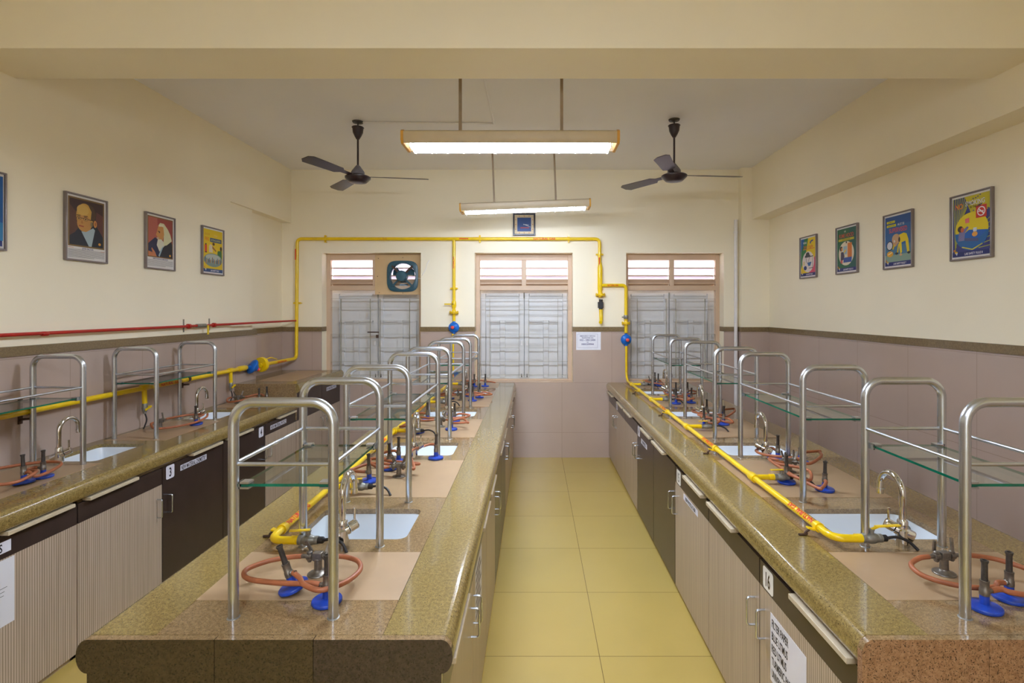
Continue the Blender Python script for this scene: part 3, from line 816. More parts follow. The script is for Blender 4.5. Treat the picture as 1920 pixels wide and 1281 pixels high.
sign(L2[1][1], 'number_card', 0, 1, 3.30 - L2[2], 0.742, 0.075, 0.085, [('3', 0, 0, 0.056)], 0, rad=0.012, cond=0.62)
sign(L2[1][1], 'name_strip', 0, 1, 3.53 - L2[2], 0.735, 0.27, 0.036, [('NEW MATERIAL CHEMISTRY', 0, 0, 0.029)], 0, cond=0.6)
sign(L3[1][0], 'number_card', 0, 1, 4.40 - L3[2], 0.735, 0.075, 0.085, [('4', 0, 0, 0.056)], 0, rad=0.012, cond=0.62)
sign(L3[1][1], 'name_strip', 0, 1, 4.70 - L3[2], 0.735, 0.29, 0.036, [('NEW MATERIAL PHYSICS', 0, 0, 0.029)], 0, cond=0.6)
sign(L4[1][1], 'name_strip', 0, 1, 5.93 - L4[2], 0.885, 0.28, 0.04, [('NEW MATERIAL PHYSICS', 0, 0, 0.029)], 0, cond=0.6)

# ------------------------------------------------------------------ steel racks
def hoop(w, h, r):
    R = 0.062
    p = [(-w / 2, 0, 0), (-w / 2, 0, h - R)] + arc((-w / 2 + R, 0, h - R), R, PI, PI / 2, 8)[1:] + arc((w / 2 - R, 0, h - R), R, PI / 2, 0, 8) + [(w / 2, 0, 0)]
    return MB().tube(p, r, 16).lathe([(r + 0.0035, 0), (r + 0.002, 0.0015), (r, 0.002)], (-w / 2, 0, 0), seg=16, m=1).lathe([(r + 0.0035, 0), (r + 0.002, 0.0015), (r, 0.002)], (w / 2, 0, 0), seg=16, m=1)
def rack(cx, y0, y1, label):
    w, h = 0.284, 0.612
    r = thing('shelf_rack', label, 'rack', (cx, y0, ZT), group='steel hoop racks with glass shelves')
    D = y1 - y0
    hm = None
    for yy in (0, D):
        hm = hoop(w, h, 0.0142).build('hoop', [M['steel'], M['zinc']], r)
        hm.location = (0, yy, 0)
        MB().tube([(-w / 2, yy, 0.436), (w / 2, yy, 0.436)], 0.0062, 10).build('cross_rail', M['steel'], r)
    for sx in (-1, 1):
        MB().tube([(sx * w / 2, 0, 0.436), (sx * w / 2, D, 0.436)], 0.0062, 10).build('side_rail', M['steel'], r)
    gx = w / 2 - 0.018
    zg = 0.37
    g = MB()
    a0, a1 = 0.006, D - 0.006
    g.add([(-gx, a0, zg), (gx, a0, zg), (gx, a1, zg), (-gx, a1, zg)], [(0, 1, 2, 3)], 0)
    g.add([(-gx, a0, zg + 0.008), (gx, a0, zg + 0.008), (gx, a1, zg + 0.008), (-gx, a1, zg + 0.008)], [(0, 1, 2, 3)], 0)
    g.add([(-gx, a0, zg), (gx, a0, zg), (gx, a0, zg + 0.008), (-gx, a0, zg + 0.008), (-gx, a1, zg), (gx, a1, zg), (gx, a1, zg + 0.008), (-gx, a1, zg + 0.008)], [(0, 1, 2, 3), (4, 5, 6, 7), (0, 4, 7, 3), (1, 5, 6, 2)], 1)
    g.build('glass_shelf', [M['glass'], M['gedge']], r)
    for sx in (-1, 1):
        for yy in (0.0, D):
            q = MB().box(sx * (w / 2 - 0.012), sx * (w / 2 - 0.042), yy + (0.002 if yy == 0 else -0.03), yy + (0.03 if yy == 0 else -0.002), zg - 0.006, zg - 0.0005)
            q.box(sx * (w / 2 - 0.012), sx * (w / 2 - 0.042), yy + (0.002 if yy == 0 else -0.03), yy + (0.03 if yy == 0 else -0.002), zg + 0.0085, zg + 0.014)
            q.box(sx * (w / 2 - 0.010), sx * (w / 2 - 0.016), yy + (0.002 if yy == 0 else -0.03), yy + (0.03 if yy == 0 else -0.002), zg - 0.006, zg + 0.014)
            q.build('shelf_clip', M['steel'], r)
    return r
NTH = ['nearest the camera', 'second from the camera', 'third from the camera', 'farthest, by the window wall']
RY = [(1.471, 1.915), (2.358, 3.07), (3.505, 4.195), (4.65, 5.34)]
for k, (a, b) in enumerate(RY):
    rack(-0.712, a, b, 'steel hoop rack with glass shelf on the left bench, ' + NTH[k])
for k, (a, b) in enumerate(RY):
    rack(1.368, a, b, 'steel hoop rack with glass shelf on the right bench, ' + NTH[k])
rack(-2.692, 2.21, 2.927, 'steel hoop rack on the left wall bench, cut by the photo edge')
rack(-2.70, 3.505, 4.15, 'steel hoop rack on the left wall bench, in front of the raised corner')

# ------------------------------------------------------------------ water taps
def faucet(x, y, sx, label):
    r = thing('water_tap', label, 'tap', (x, y, ZT), group='chrome swan-neck taps')
    MB().lathe([(0.024, 0), (0.0235, 0.06), (0.018, 0.066), (0.018, 0.09), (0.0135, 0.098)], seg=20).build('tap_body', M['chrome'], r)
    p = [(0, 0, 0.09), (0, 0, 0.18)] + arc((0, 0.062, 0.187), 0.062, PI, 0.18, 14, 'yz') + [(0, 0.126, 0.166)]
    MB().tube(p, 0.0118, 14).lathe([(0.0135, 0), (0.0135, 0.02)], (0, 0.1265, 0.152), (0, -0.12, 1), 14).build('spout', M['chrome'], r)
    d = V((sx * 0.75, 0.45, 0.38)).normalized()
    MB().lathe([(0.0, -0.038), (0.018, -0.038), (0.0205, -0.035), (0.0205, 0.024), (0.016, 0.027)], (0, 0, 0.052), d, 18).build('cross_body', M['chrome'], r)
    q = V((0, 0, 0.052)) + d * 0.028
    MB().lathe([(0.019, 0), (0.019, 0.028), (0.015, 0.032)], q, d, 18).tube([q + d * 0.018, q + d * 0.018 + V((0, 0, 0.062))], 0.0042, 8).build('lever', M['chrome'], r)
    return r
for k, (a, b) in enumerate(SINK_Y):
    faucet(-0.708, a - 0.056, 1, 'chrome swan-neck tap at the left bench sink, ' + NTH[k])
for k, (a, b) in enumerate(SINK_Y):
    faucet(1.368, a - 0.052, -1, 'chrome swan-neck tap at the right bench sink, ' + NTH[k])
faucet(-2.69, 2.93, 1, 'chrome swan-neck tap at the nearer sink of the left wall bench')
faucet(-2.665, 4.09, 1, 'chrome swan-neck tap at the farther sink of the left wall bench')

# ------------------------------------------------------------------ gas taps, burners, hoses
def gas_tap_proto(dirs):
    r = thing('gas_tap', 'gas tap', 'gas tap')
    MB().lathe([(0.034, 0), (0.034, 0.004), (0.02, 0.008), (0.013, 0.014), (0.0125, 0.052)], seg=20).box(-0.015, 0.015, -0.011, 0.011, 0.046, 0.072).build('column', M['brass'], r, bevel=0.002)
    for a in dirs:
        d = V((math.cos(a), math.sin(a), 0)); c = V((0, 0, 0.058))
        nz = MB().lathe([(0.007, 0.01), (0.007, 0.018), (0.0115, 0.02), (0.0115, 0.036), (0.007, 0.038), (0.0065, 0.058), (0.0055, 0.06)], c, d, 12)
        nz.lathe([(0.006, -0.018), (0.009, -0.012), (0.009, 0.014), (0.005, 0.018)], c + d * 0.028, (0, 0, 1), 10)
        o = nz.build('nozzle', M['brass'], r)
        e = V((-d.y, d.x, 0))
        MB().obox(c + d * 0.032 + V((0, 0.004, 0.032)), (0.009, 0.006, 0.046), (-0.35, 0.25 if d.x >= 0 else 0.3, a)).build('lever', M['brass'], o)
    return r
T2 = gas_tap_proto([PI, 0])
T4A = [0.35, PI - 0.35, PI + 0.45, -0.45]
T4 = gas_tap_proto(T4A)

def burner_proto():
    r = thing('bunsen_burner', 'burner', 'bunsen burner')
    b = MB().lathe([(0.042, 0), (0.0435, 0.002), (0.0435, 0.0085), (0.042, 0.0105), (0.018, 0.0125), (0.0125, 0.015), (0.0118, 0.042)], seg=28)
    b.build('base', M['bblue'], r)
    c = MB().lathe([(0.0125, 0.040), (0.013, 0.044), (0.013, 0.056), (0.0115, 0.058), (0.0115, 0.078), (0.0122, 0.08), (0.0122, 0.083)], seg=16)
    c.lathe([(0.008, 0.008), (0.008, 0.016), (0.0055, 0.018), (0.0055, 0.034)], (0, 0, 0.050), (1, 0, 0.1), 10)
    c.build('air_collar', M['brass'], r)
    MB().lathe([(0.0085, 0.08), (0.0078, 0.132), (0.0100, 0.137), (0.0100, 0.142), (0.0062, 0.142), (0.0062, 0.115)], seg=16).build('barrel', M['iron'], r)
    return r
BP = burner_proto()
used = {}
def place(proto, loc, rot, label, group):
    if proto.name not in used:
        used[proto.name] = 1
        proto.location = loc; proto.rotation_euler = rot; proto['label'] = label; proto['group'] = group
        return proto
    return dup(proto, loc, rot, label, group)

def burner(x, y, az, where, tilt=0.0, tdir=0.0, dz=0.0):
    """az is the direction its hose inlet points; tilt leans it towards tdir"""
    lift = math.sin(abs(tilt)) * 0.0435
    ax = V((-math.sin(tdir), math.cos(tdir), 0))
    R = Matrix.Rotation(tilt, 3, ax) @ Matrix.Rotation(az, 3, 'Z')
    loc = V((x, y, ZT + 0.0015 + lift + dz))
    place(BP, loc, R.to_euler(), where, 'blue bunsen burners')
    return loc + R @ V((0.022, 0, 0.052)), R @ V((1, 0, 0.1)).normalized()

def hose(pts, label):
    m = MB().tube(spline(pts, 9), 0.0078, 10)
    return tag(m.build('rubber_hose', M['hose']), label, 'hose', 'orange rubber gas hoses')

SN = ['nearest inset tile', 'second inset tile', 'third inset tile', 'fourth inset tile', 'farthest inset tile']
def auto_hose(P0, d, B, Q, b, side, label, hz=0.05):
    """from a nozzle P0 past the burner at B, round behind it and back into its inlet Q"""
    P0 = V(P0); B = V(B); d = V(d)
    out = V((B.x - P0.x, B.y - P0.y, 0)); L = max(out.length, 0.02); out.normalize()
    pe = V((-out.y, out.x, 0)) * side
    zz = ZT + hz
    pts = [P0 - d * 0.004, P0 + d * 0.045]
    m1 = V((B.x, B.y, 0)) - out * L * 0.35 + pe * 0.10; pts.append(V((m1.x, m1.y, zz)))
    m2 = V((B.x, B.y, 0)) + out * 0.06 + pe * 0.10; pts.append(V((m2.x, m2.y, zz - 0.012)))
    m3 = V(Q) + V(b) * 0.075 + pe * 0.03; pts.append(V((m3.x, m3.y, zz - 0.008)))
    pts += [V(Q) + V(b) * 0.03, V(Q) - V(b) * 0.004]
    return hose(pts, label)

def station(bn, si, tx, ty, bs):
    """bn bench words, si which inset tile, tap at (tx,ty), bs burners (x, y, side, word)"""
    q = '%s of the %s' % (SN[si], bn)
    four = len(bs) > 2
    pr, dirs = (T4, T4A) if four else (T2, [PI, 0])
    place(pr, (tx, ty, ZT + 0.0012), (0, 0, 0), '%s brass gas tap on the %s' % ('four-way' if four else 'two-way', q), 'brass gas taps')
    free = list(range(len(dirs)))
    for x, y, side, word in bs:
        ang = math.atan2(y - ty, x - tx)
        k = min(free, key=lambda i: abs(math.atan2(math.sin(dirs[i] - ang), math.cos(dirs[i] - ang))))
        free.remove(k)
        d = V((math.cos(dirs[k]), math.sin(dirs[k]), 0))
        P0 = V((tx, ty, ZT + 0.0592)) + d * 0.055
        Q, b = burner(x, y, ang + side * 0.5, 'blue bunsen burner, %s on the %s' % (word, q), 0.03, ang)
        auto_hose(P0, d, (x, y, 0), Q, b, side, 'orange hose to the %s burner on the %s' % (word, q), 0.05 + 0.006 * k)

LB, RB, WB = 'left bench', 'right bench', 'left wall bench'
# nearest tile of the left bench, as in the photo
q = '%s of the %s' % (SN[0], LB)
place(T2, (-0.714, 1.712, ZT + 0.0012), (0, 0, 0), 'two-way brass gas tap on the ' + q, 'brass gas taps')
Q1, b1 = burner(-0.742, 1.600, -0.45, 'leaning blue bunsen burner on the ' + q, 0.30, PI + 0.25)
Q2, b2 = burner(-0.618, 1.545, PI - 0.1, 'upright blue bunsen burner on the ' + q)
zz = ZT
hose([(-0.768, 1.712, zz + 0.059), (-0.81, 1.711, zz + 0.056), (-0.875, 1.695, zz + 0.05), (-0.918, 1.65, zz + 0.045), (-0.885, 1.597, zz + 0.046), (-0.80, 1.568, zz + 0.049), (-0.72, 1.553, zz + 0.053), Q2 + b2 * 0.03, Q2], 'orange hose looping left of the tap on the ' + q)
hose([(-0.66, 1.712, zz + 0.059), (-0.625, 1.712, zz + 0.057), (-0.575, 1.69, zz + 0.054), (-0.55, 1.635, zz + 0.052), (-0.568, 1.565, zz + 0.052), (-0.622, 1.515, zz + 0.054), (-0.682, 1.538, zz + 0.057), Q1 + V((0.030, -0.022, -0.006)), Q1], 'orange hose looping right of the tap on the ' + q)
station(LB, 1, -0.707, 2.71, [(-0.835, 2.625, -1, 'front left'), (-0.79, 2.83, 1, 'middle left'), (-0.775, 2.965, 1, 'rear left'), (-0.574, 3.03, 1, 'rear right')])
station(LB, 2, -0.695, 3.86, [(-0.82, 3.675, -1, 'front left'), (-0.837, 4.075, 1, 'rear left'), (-0.62, 4.04, -1, 'rear right'), (-0.60, 3.76, 1, 'front right')])
station(LB, 3, -0.706, 5.0, [(-0.82, 5.06, 1, 'left'), (-0.588, 4.955, 1, 'front right'), (-0.54, 5.13, -1, 'rear right'), (-0.66, 5.22, 1, 'rear')])
station(LB, 4, -0.70, 5.96, [(-0.675, 5.86, -1, 'left'), (-0.555, 5.89, 1, 'right')])

q = '%s of the %s' % (SN[0], RB)
place(T2, (1.360, 1.715, ZT + 0.0012), (0, 0, 0.1), 'two-way brass gas tap on the ' + q, 'brass gas taps')
Q1, b1 = burner(1.317, 1.512, 0.05, 'blue bunsen burner in front on the ' + q)
Q2, b2 = burner(1.436, 1.563, PI + 0.25, 'blue bunsen burner behind its neighbour on the ' + q)
hose([(1.306, 1.71, zz + 0.059), (1.27, 1.705, zz + 0.056), (1.225, 1.68, zz + 0.046), (1.225, 1.63, zz + 0.038), (1.27, 1.585, zz + 0.036), (1.33, 1.558, zz + 0.038), (1.38, 1.55, zz + 0.044), Q2 + b2 * 0.025, Q2], 'orange hose looping left of the tap on the ' + q)
hose([(1.414, 1.72, zz + 0.059), (1.45, 1.722, zz + 0.058), (1.53, 1.70, zz + 0.052), (1.585, 1.63, zz + 0.044), (1.555, 1.54, zz + 0.042), (1.46, 1.50, zz + 0.046), (1.39, 1.505, zz + 0.052), Q1 + b1 * 0.03, Q1], 'orange hose looping right of the tap on the ' + q)
station(RB, 1, 1.378, 2.79, [(1.275, 2.61, 1, 'front left'), (1.42, 3.01, 1, 'rear left'), (1.525, 2.96, -1, 'rear right'), (1.405, 2.50, -1, 'front right')])
station(RB, 2, 1.37, 3.98, [(1.27, 3.86, 1, 'front left'), (1.41, 4.215, 1, 'rear left'), (1.53, 4.225, -1, 'rear right'), (1.44, 3.93, -1, 'front right')])
station(RB, 3, 1.375, 4.98, [(1.32, 4.80, 1, 'front left'), (1.475, 4.85, -1, 'front right'), (1.55, 5.22, -1, 'rear right'), (1.43, 5.21, 1, 'rear left')])
station(RB, 4, 1.36, 5.96, [(1.41, 6.03, 1, 'rear'), (1.42, 5.92, -1, 'front')])

# left wall bench
q = 'inset tile of the left wall bench'
place(T2, (-2.735, 2.45, ZT + 0.0012), (0, 0, 0), 'two-way brass gas tap on the left wall bench at the photo edge', 'brass gas taps')
Q1, b1 = burner(-2.557, 2.595, -0.3, 'leaning blue bunsen burner on the left wall bench at the photo edge', 0.10, PI - 0.4)
Q2, b2 = burner(-2.556, 2.695, -2.9, 'upright blue bunsen burner on the left wall bench at the photo edge')
hose([(-2.789, 2.45, zz + 0.059), (-2.82, 2.46, zz + 0.058), (-2.80, 2.60, zz + 0.056), (-2.72, 2.74, zz + 0.054), (-2.63, 2.80, zz + 0.052), (-2.54, 2.78, zz + 0.05), (-2.49, 2.68, zz + 0.046), (-2.48, 2.58, zz + 0.045), Q1 + b1 * 0.02, Q1], 'long orange hose sweeping round two burners on the left wall bench')
hose([(-2.681, 2.45, zz + 0.059), (-2.63, 2.445, zz + 0.058), (-2.53, 2.44, zz + 0.05), (-2.49, 2.50, zz + 0.046), (-2.50, 2.60, zz + 0.062), (-2.60, 2.655, zz + 0.05), Q2 + b2 * 0.02, Q2], 'shorter orange hose crossing in front of two burners on the left wall bench')
place(T2, (-2.745, 3.80, ZT + 0.0012), (0, 0, PI / 2), 'two-way brass gas tap behind a rack foot on the left wall bench', 'brass gas taps')
Q1, b1 = burner(-2.565, 3.93, 1.4, 'blue bunsen burner beside the farther swan-neck tap of the left wall bench', 0.06, -1.4)
hose([(-2.745, 3.854, zz + 0.059), (-2.745, 3.90, zz + 0.058), (-2.70, 4.02, zz + 0.056), (-2.62, 4.07, zz + 0.054), Q1 + b1 * 0.05, Q1], 'upper orange hose to the burner near the farther wall tap')
hose([(-2.745, 3.746, zz + 0.059), (-2.745, 3.71, zz + 0.055), (-2.69, 3.68, zz + 0.03), (-2.60, 3.76, zz + 0.026), (-2.535, 3.88, zz + 0.032), (-2.515, 3.97, zz + 0.05), (-2.535, 4.02, zz + 0.066)], 'lower orange hose lying slack near the farther wall tap')
place(T2, (-2.765, 4.84, ZT + 0.0012), (0, 0, 0.3), 'two-way brass gas tap in front of the raised corner worktop', 'brass gas taps')
Q1, b1 = burner(-2.56, 4.82, 2.6, 'blue bunsen burner in front of the raised corner, the left of two')
Q2, b2 = burner(-2.545, 4.93, 2.9, 'blue bunsen burner in front of the raised corner, the right of two')
hose([(-2.713, 4.856, zz + 0.059), (-2.69, 4.87, zz + 0.06), (-2.65, 4.94, zz + 0.066), (-2.61, 4.965, zz + 0.062), Q2 + b2 * 0.02, Q2], 'rear orange hose in front of the raised corner worktop')
hose([(-2.817, 4.824, zz + 0.059), (-2.84, 4.80, zz + 0.05), (-2.80, 4.74, zz + 0.03), (-2.70, 4.76, zz + 0.04), Q1 + b1 * 0.035, Q1], 'front orange hose in front of the raised corner worktop')

# ------------------------------------------------------------------ gas pipes
def stencil(parent, s, p, axis, face, r, length, h=0.02):
    """red lettering wrapped round a pipe: runs along axis through p, facing the direction face"""
    vs, fs, w = text_mesh(s, 0.03)
    a = V(axis).normalized(); f = V(face).normalized(); side = f.cross(a) * -1
    # up of the letters, seen from the face side
    upv = f.cross(a)
    bm = bmesh.new()
    bv = [bm.verts.new((x / w * length, y * h, 0)) for x, y in vs]
    for q in fs:
        try: bm.faces.new([bv[i] for i in q])
        except ValueError: pass
    bmesh.ops.triangulate(bm, faces=bm.faces[:])
    bmesh.ops.subdivide_edges(bm, edges=[e for e in bm.edges if e.calc_length() > 0.004], cuts=2)
    bm.verts.ensure_lookup_table()
    out = []
    for v in bm.verts:
        t = v.co.y / r
        out.append(V(p) + a * v.co.x + (f * math.cos(t) + upv * math.sin(t)) * (r + 0.0012))
    bm.verts.index_update()
    mb = MB().add(out, [tuple(x.index for x in q.verts) for q in bm.faces])
    bm.free()
    return mb.build('stencilled_lettering', M['redink'], parent)

def flange(parent, c, axis, r, name='flange'):
    r = min(r, 0.06); a = V(axis).normalized(); u = a.orthogonal().normalized(); w_ = a.cross(u)
    m = MB().lathe([(r * 0.4, -0.03), (r * 0.45, -0.014), (r, -0.012), (r, -0.003), (r * 0.8, -0.002), (r * 0.8, 0.002), (r, 0.003), (r, 0.012), (r * 0.45, 0.014), (r * 0.4, 0.03)], c, axis, 20)
    for k in range(4):
        t = PI / 4 + k * PI / 2
        p = V(c) + (u * math.cos(t) + w_ * math.sin(t)) * r * 0.8
        m.tube([p - a * 0.022, p + a * 0.022], 0.006, 8)
    return m.build(name, M['yellow'], parent)

def clamp(parent, c, axis, wall, r, m=None):
    """a pipe clamp reaching to the wall point"""
    a = V(axis).normalized(); c = V(c); wv = V(wall)
    e = (wv - c).normalized(); sd = a.cross(e)
    mb = MB().lathe([(r + 0.002, -0.01), (r + 0.006, -0.01), (r + 0.006, 0.01), (r + 0.002, 0.01)], c, a, 16)
    L = (wv - c).length
    for s in (-1, 1):
        p = c + sd * s * (r + 0.018)
        mb.tube([p - e * 0.012, p + e * (L - 0.001)], 0.005, 8)
        mb.obox(c + sd * s * (r + 0.012), (0.024 if abs(sd.x) > .5 else 0.02, 0.012 if abs(e.y) > .5 else 0.024, 0.024 if abs(sd.z) > .5 else 0.02))
    return mb.build('pipe_clamp', m or M['yellow'], parent)

YP = 6.185; RP = 0.0195
g1 = thing('gas_main', 'yellow gas main running round the window wall with drops to the benches', 'gas pipe', (0, 0, 0))
top = 2.622
MB().tube(bend([(-2.86, 5.36, 1.196), (-2.83, 6.165, 1.196), (-2.825, 6.175, top), (0.785, 6.18, top), (0.785, 6.18, 1.96)], 0.06), RP, 14).build('pipe_run', M['yellow'], g1)
XA = -0.955
MB().tube([(XA, YP, top), (XA, YP, 1.63)], RP * 0.95, 14).build('pipe_drop', M['yellow'], g1)
MB().lathe([(0.022, 1.80), (0.028, 1.82), (0.028, 1.86), (0.022, 1.88)], (XA, YP, 0), seg=14).build('ball_valve', M['yellow'], g1)
MB().box(XA - 0.11, XA - 0.02, YP - 0.035, YP - 0.03, 1.834, 1.85).tube([(XA - 0.03, YP - 0.032, 1.842), (XA, YP - 0.02, 1.842)], 0.006, 8, 1).build('valve_handle', [M['yellow'], M['rust']], g1)
flange(g1, (XA, YP, 1.742), (0, 0, 1), 0.056)
# right-hand drop: wide section, flange, black coupling, blanked elbow; then the branch
MB().lathe([(RP, 2.34), (0.03, 2.28), (0.03, 2.02), (0.022, 1.97)], (0.79, 6.18, 0), seg=16).build('pipe_reducer', M['yellow'], g1)
flange(g1, (0.795, 6.18, 1.955), (0, 0, 1), 0.06)
MB().obox((0.797, 6.18, 1.832), (0.062, 0.05, 0.072)).tube([(0.80, 6.18, 1.90), (0.80, 6.18, 1.78)], 0.023, 14).build('black_coupling', M['black'], g1)
MB().tube([(0.80, 6.18, 1.79), (0.803, 6.18, 1.68), (0.80, 6.16, 1.64), (0.79, 6.13, 1.625)], 0.022, 14).build('blanked_elbow', M['yellow'], g1)
XBR = 1.10
MB().tube(bend([(0.79, 6.18, 2.068), (XBR, 6.18, 2.068), (XBR, 6.18, 1.50)], 0.05), RP, 14).build('pipe_branch', M['yellow'], g1)
MB().lathe([(0.025, 1.665), (0.029, 1.675), (0.029, 1.70), (0.025, 1.71)], (XBR, 6.18, 0), seg=14).box(XBR - 0.055, XBR - 0.01, 6.14, 6.146, 1.68, 1.695).build('branch_valve', M['zinc'], g1)
flange(g1, (XBR, 6.18, 1.615), (0, 0, 1), 0.052)
for x in (-2.49, -0.645, 0.415): clamp(g1, (x, 6.178, top), (1, 0, 0), (x, YB, top), RP)
clamp(g1, (-2.825, 6.175, 1.855), (0, 0, 1), (-2.825, YB, 1.855), RP)
clamp(g1, (XA, YP, 2.03), (0, 0, 1), (XA, YB, 2.03), RP)
clamp(g1, (0.785, 6.18, 2.435), (0, 0, 1), (0.785, YB, 2.435), RP)
stencil(g1, 'NATURAL GAS', (-1.84, 6.178, top), (1, 0, 0), (0, -1, 0), RP, 0.17, 0.02)
stencil(g1, 'NATURAL GAS', (0.125, 6.178, top), (1, 0, 0), (0, -1, 0), RP, 0.26, 0.024)
stencil(g1, 'NATURAL GAS', (0.94, 6.18, 2.068), (1, 0, 0), (0, -1, 0), RP, 0.13, 0.02)
stencil(g1, 'NATURAL GAS', (XA, YP, 2.34), (0, 0, 1), (-0.2, -1, 0), RP, 0.14, 0.018)
for q_ in ((-0.89, -0.78, 6.156, 6.160, top - 0.005, top + 0.005), (-2.842, -2.83, 6.153, 6.158, 2.37, 2.50), (0.775, 0.787, 6.158, 6.163, 2.27, 2.40)):
    MB().box(*q_).build('red_flow_mark', M['redink'], g1)

def regulator(c, axis, face, label, r=0.062):
    """blue diaphragm regulator in line with the pipe (axis); its dome faces the room"""
    o = thing('gas_regulator', label, 'gas regulator', c, group='blue gas regulators')
    f = V(face).normalized(); a = V(axis).normalized()
    m = MB().lathe([(r * 0.35, -0.032), (r * 0.85, -0.022), (r, -0.008), (r * 1.04, -0.004), (r * 1.04, 0.004), (r, 0.008), (r * 0.85, 0.022), (r * 0.45, 0.034), (r * 0.34, 0.05)], (0, 0, 0), f, 28)
    m.tube([a * -(r + 0.012), a * (r + 0.012)], 0.018, 12)
    u = f.orthogonal().normalized(); w_ = f.cross(u)
    for k in range(8):
        t = k * PI / 4 + 0.2
        p = (u * math.cos(t) + w_ * math.sin(t)) * r * 0.94
        m.tube([p - f * 0.012, p + f * 0.012], 0.005, 6)
    m.build('regulator_body', M['blue'], o)
    MB().lathe([(0.019, 0.048), (0.019, 0.07), (0.014, 0.074)], (0, 0, 0), f, 18).build('spring_cap', M['rcap'], o)
    return o
regulator((XA, YP - 0.012, 1.563), (0, 0, 1), (-0.1, -1, 0.05), 'blue gas regulator with red cap above the left bench')
regulator((XBR, 6.168, 1.418), (0, 0, 1), (0.1, -1, 0), 'blue gas regulator with red cap above the right bench')

def bench_pipe(xp, zreg, stubs, label, ywall):
    g = thing('gas_pipe', label, 'gas pipe', (0, 0, 0), group='yellow bench gas pipes')
    zp = 0.934; rp = 0.0142
    yn = stubs[0]
    MB().tube(bend([(xp, ywall, zreg), (xp, ywall, zp + 0.06), (xp, ywall - 0.09, zp), (xp, yn, zp), (xp + 0.1, yn - 0.004, zp)], 0.05), rp, 14).build('pipe_run', M['yellow'], g)
    for k, y in enumerate(stubs):
        st = MB()
        if k > 0: st.tube([(xp, y, zp), (xp + 0.11, y, zp)], 0.0135, 12).lathe([(0.02, -0.03), (0.022, -0.02), (0.022, 0.02), (0.02, 0.03)], (xp, y, zp), (0, 1, 0), 14)
        st.lathe([(0.0155, 0.08), (0.0155, 0.106)], (xp, y, zp), (1, 0, 0), 14)
        o = st.build('stub_pipe', M['yellow'], g)
        v = MB().lathe([(0.014, 0.104), (0.017, 0.106), (0.017, 0.12), (0.014, 0.122), (0.019, 0.135), (0.019, 0.15), (0.014, 0.165), (0.015, 0.166), (0.015, 0.178)], (xp, y, zp), (1, 0, 0), 14)
        v.lathe([(0.008, 0.01), (0.008, 0.03), (0.01, 0.03), (0.01, 0.034)], (xp + 0.142, y, zp), (0, 0, 1), 12)
        vv = v.build('valve_body', M['zinc'], g)
        hd = MB()
        if xp > 0 and k == 0: hd.obox((xp + 0.20, y, zp + 0.045), (0.09, 0.014, 0.004), (0, -0.05, 0)).obox((xp + 0.15, y, zp + 0.036), (0.03, 0.012, 0.004), (0, -0.4, 0))
        else: hd.obox((xp + 0.115, y - 0.01, zp + 0.040), (0.07, 0.014, 0.004), (0, 0.05, 0.25))
        hd.build('valve_handle', M['yellow'], vv)
        MB().lathe([(0.0115, 0.176), (0.0125, 0.18), (0.0125, 0.195), (0.008, 0.2)], (xp, y, zp), (1, 0, 0), 10).tube(spline([(xp + 0.195, y, zp), (xp + 0.235, y - 0.002, zp + 0.004), (xp + 0.27, y - 0.012, zp - 0.008), (xp + 0.292, y - 0.03, ZT + 0.002)]), 0.0055, 8).build('flexible_tube', M['black'], g)
    ys = [yn + 0.10 + 1.13 * k for k in range(4)]
    for y in ys:
        MB().lathe([(rp + 0.001, -0.012), (rp + 0.005, -0.012), (rp + 0.005, 0.012), (rp + 0.001, 0.012)], (xp, y, zp), (0, 1, 0), 14).obox((xp - 0.03, y, zp - 0.006), (0.026, 0.02, 0.006), (0, 0.3, 0)).build('pipe_saddle', M['yellow'], g)
        MB().tube(spline([(xp - 0.035, y, zp - 0.01), (xp - 0.05, y, zp - 0.022), (xp - 0.045, y, ZT + 0.006), (xp - 0.075, y, ZT + 0.004)], 5), 0.005, 8).build('rusty_hook', M['rust'], g)
    for y in [yn + 0.22 + 1.135 * k for k in range(3)]:
        for nx in ((0.35, -0.5, 1.0) if xp < 0 else (-0.7, -0.5, 1.0),):
            stencil(g, 'NATURAL GAS', (xp, y, zp), (0, 1, 0), (0.55 if xp < 0 else -0.75, 0, 1), rp, 0.19, 0.019)
    return g
bench_pipe(XA - 0.01, 1.49, [1.889, 2.46, 3.60, 4.72, 5.88], 'yellow gas pipe along the left bench with valve stubs', 6.17)
bench_pipe(XBR + 0.002, 1.345, [1.905, 2.60, 3.73, 4.86, 5.84], 'yellow gas pipe along the right bench with valve stubs', 6.165)

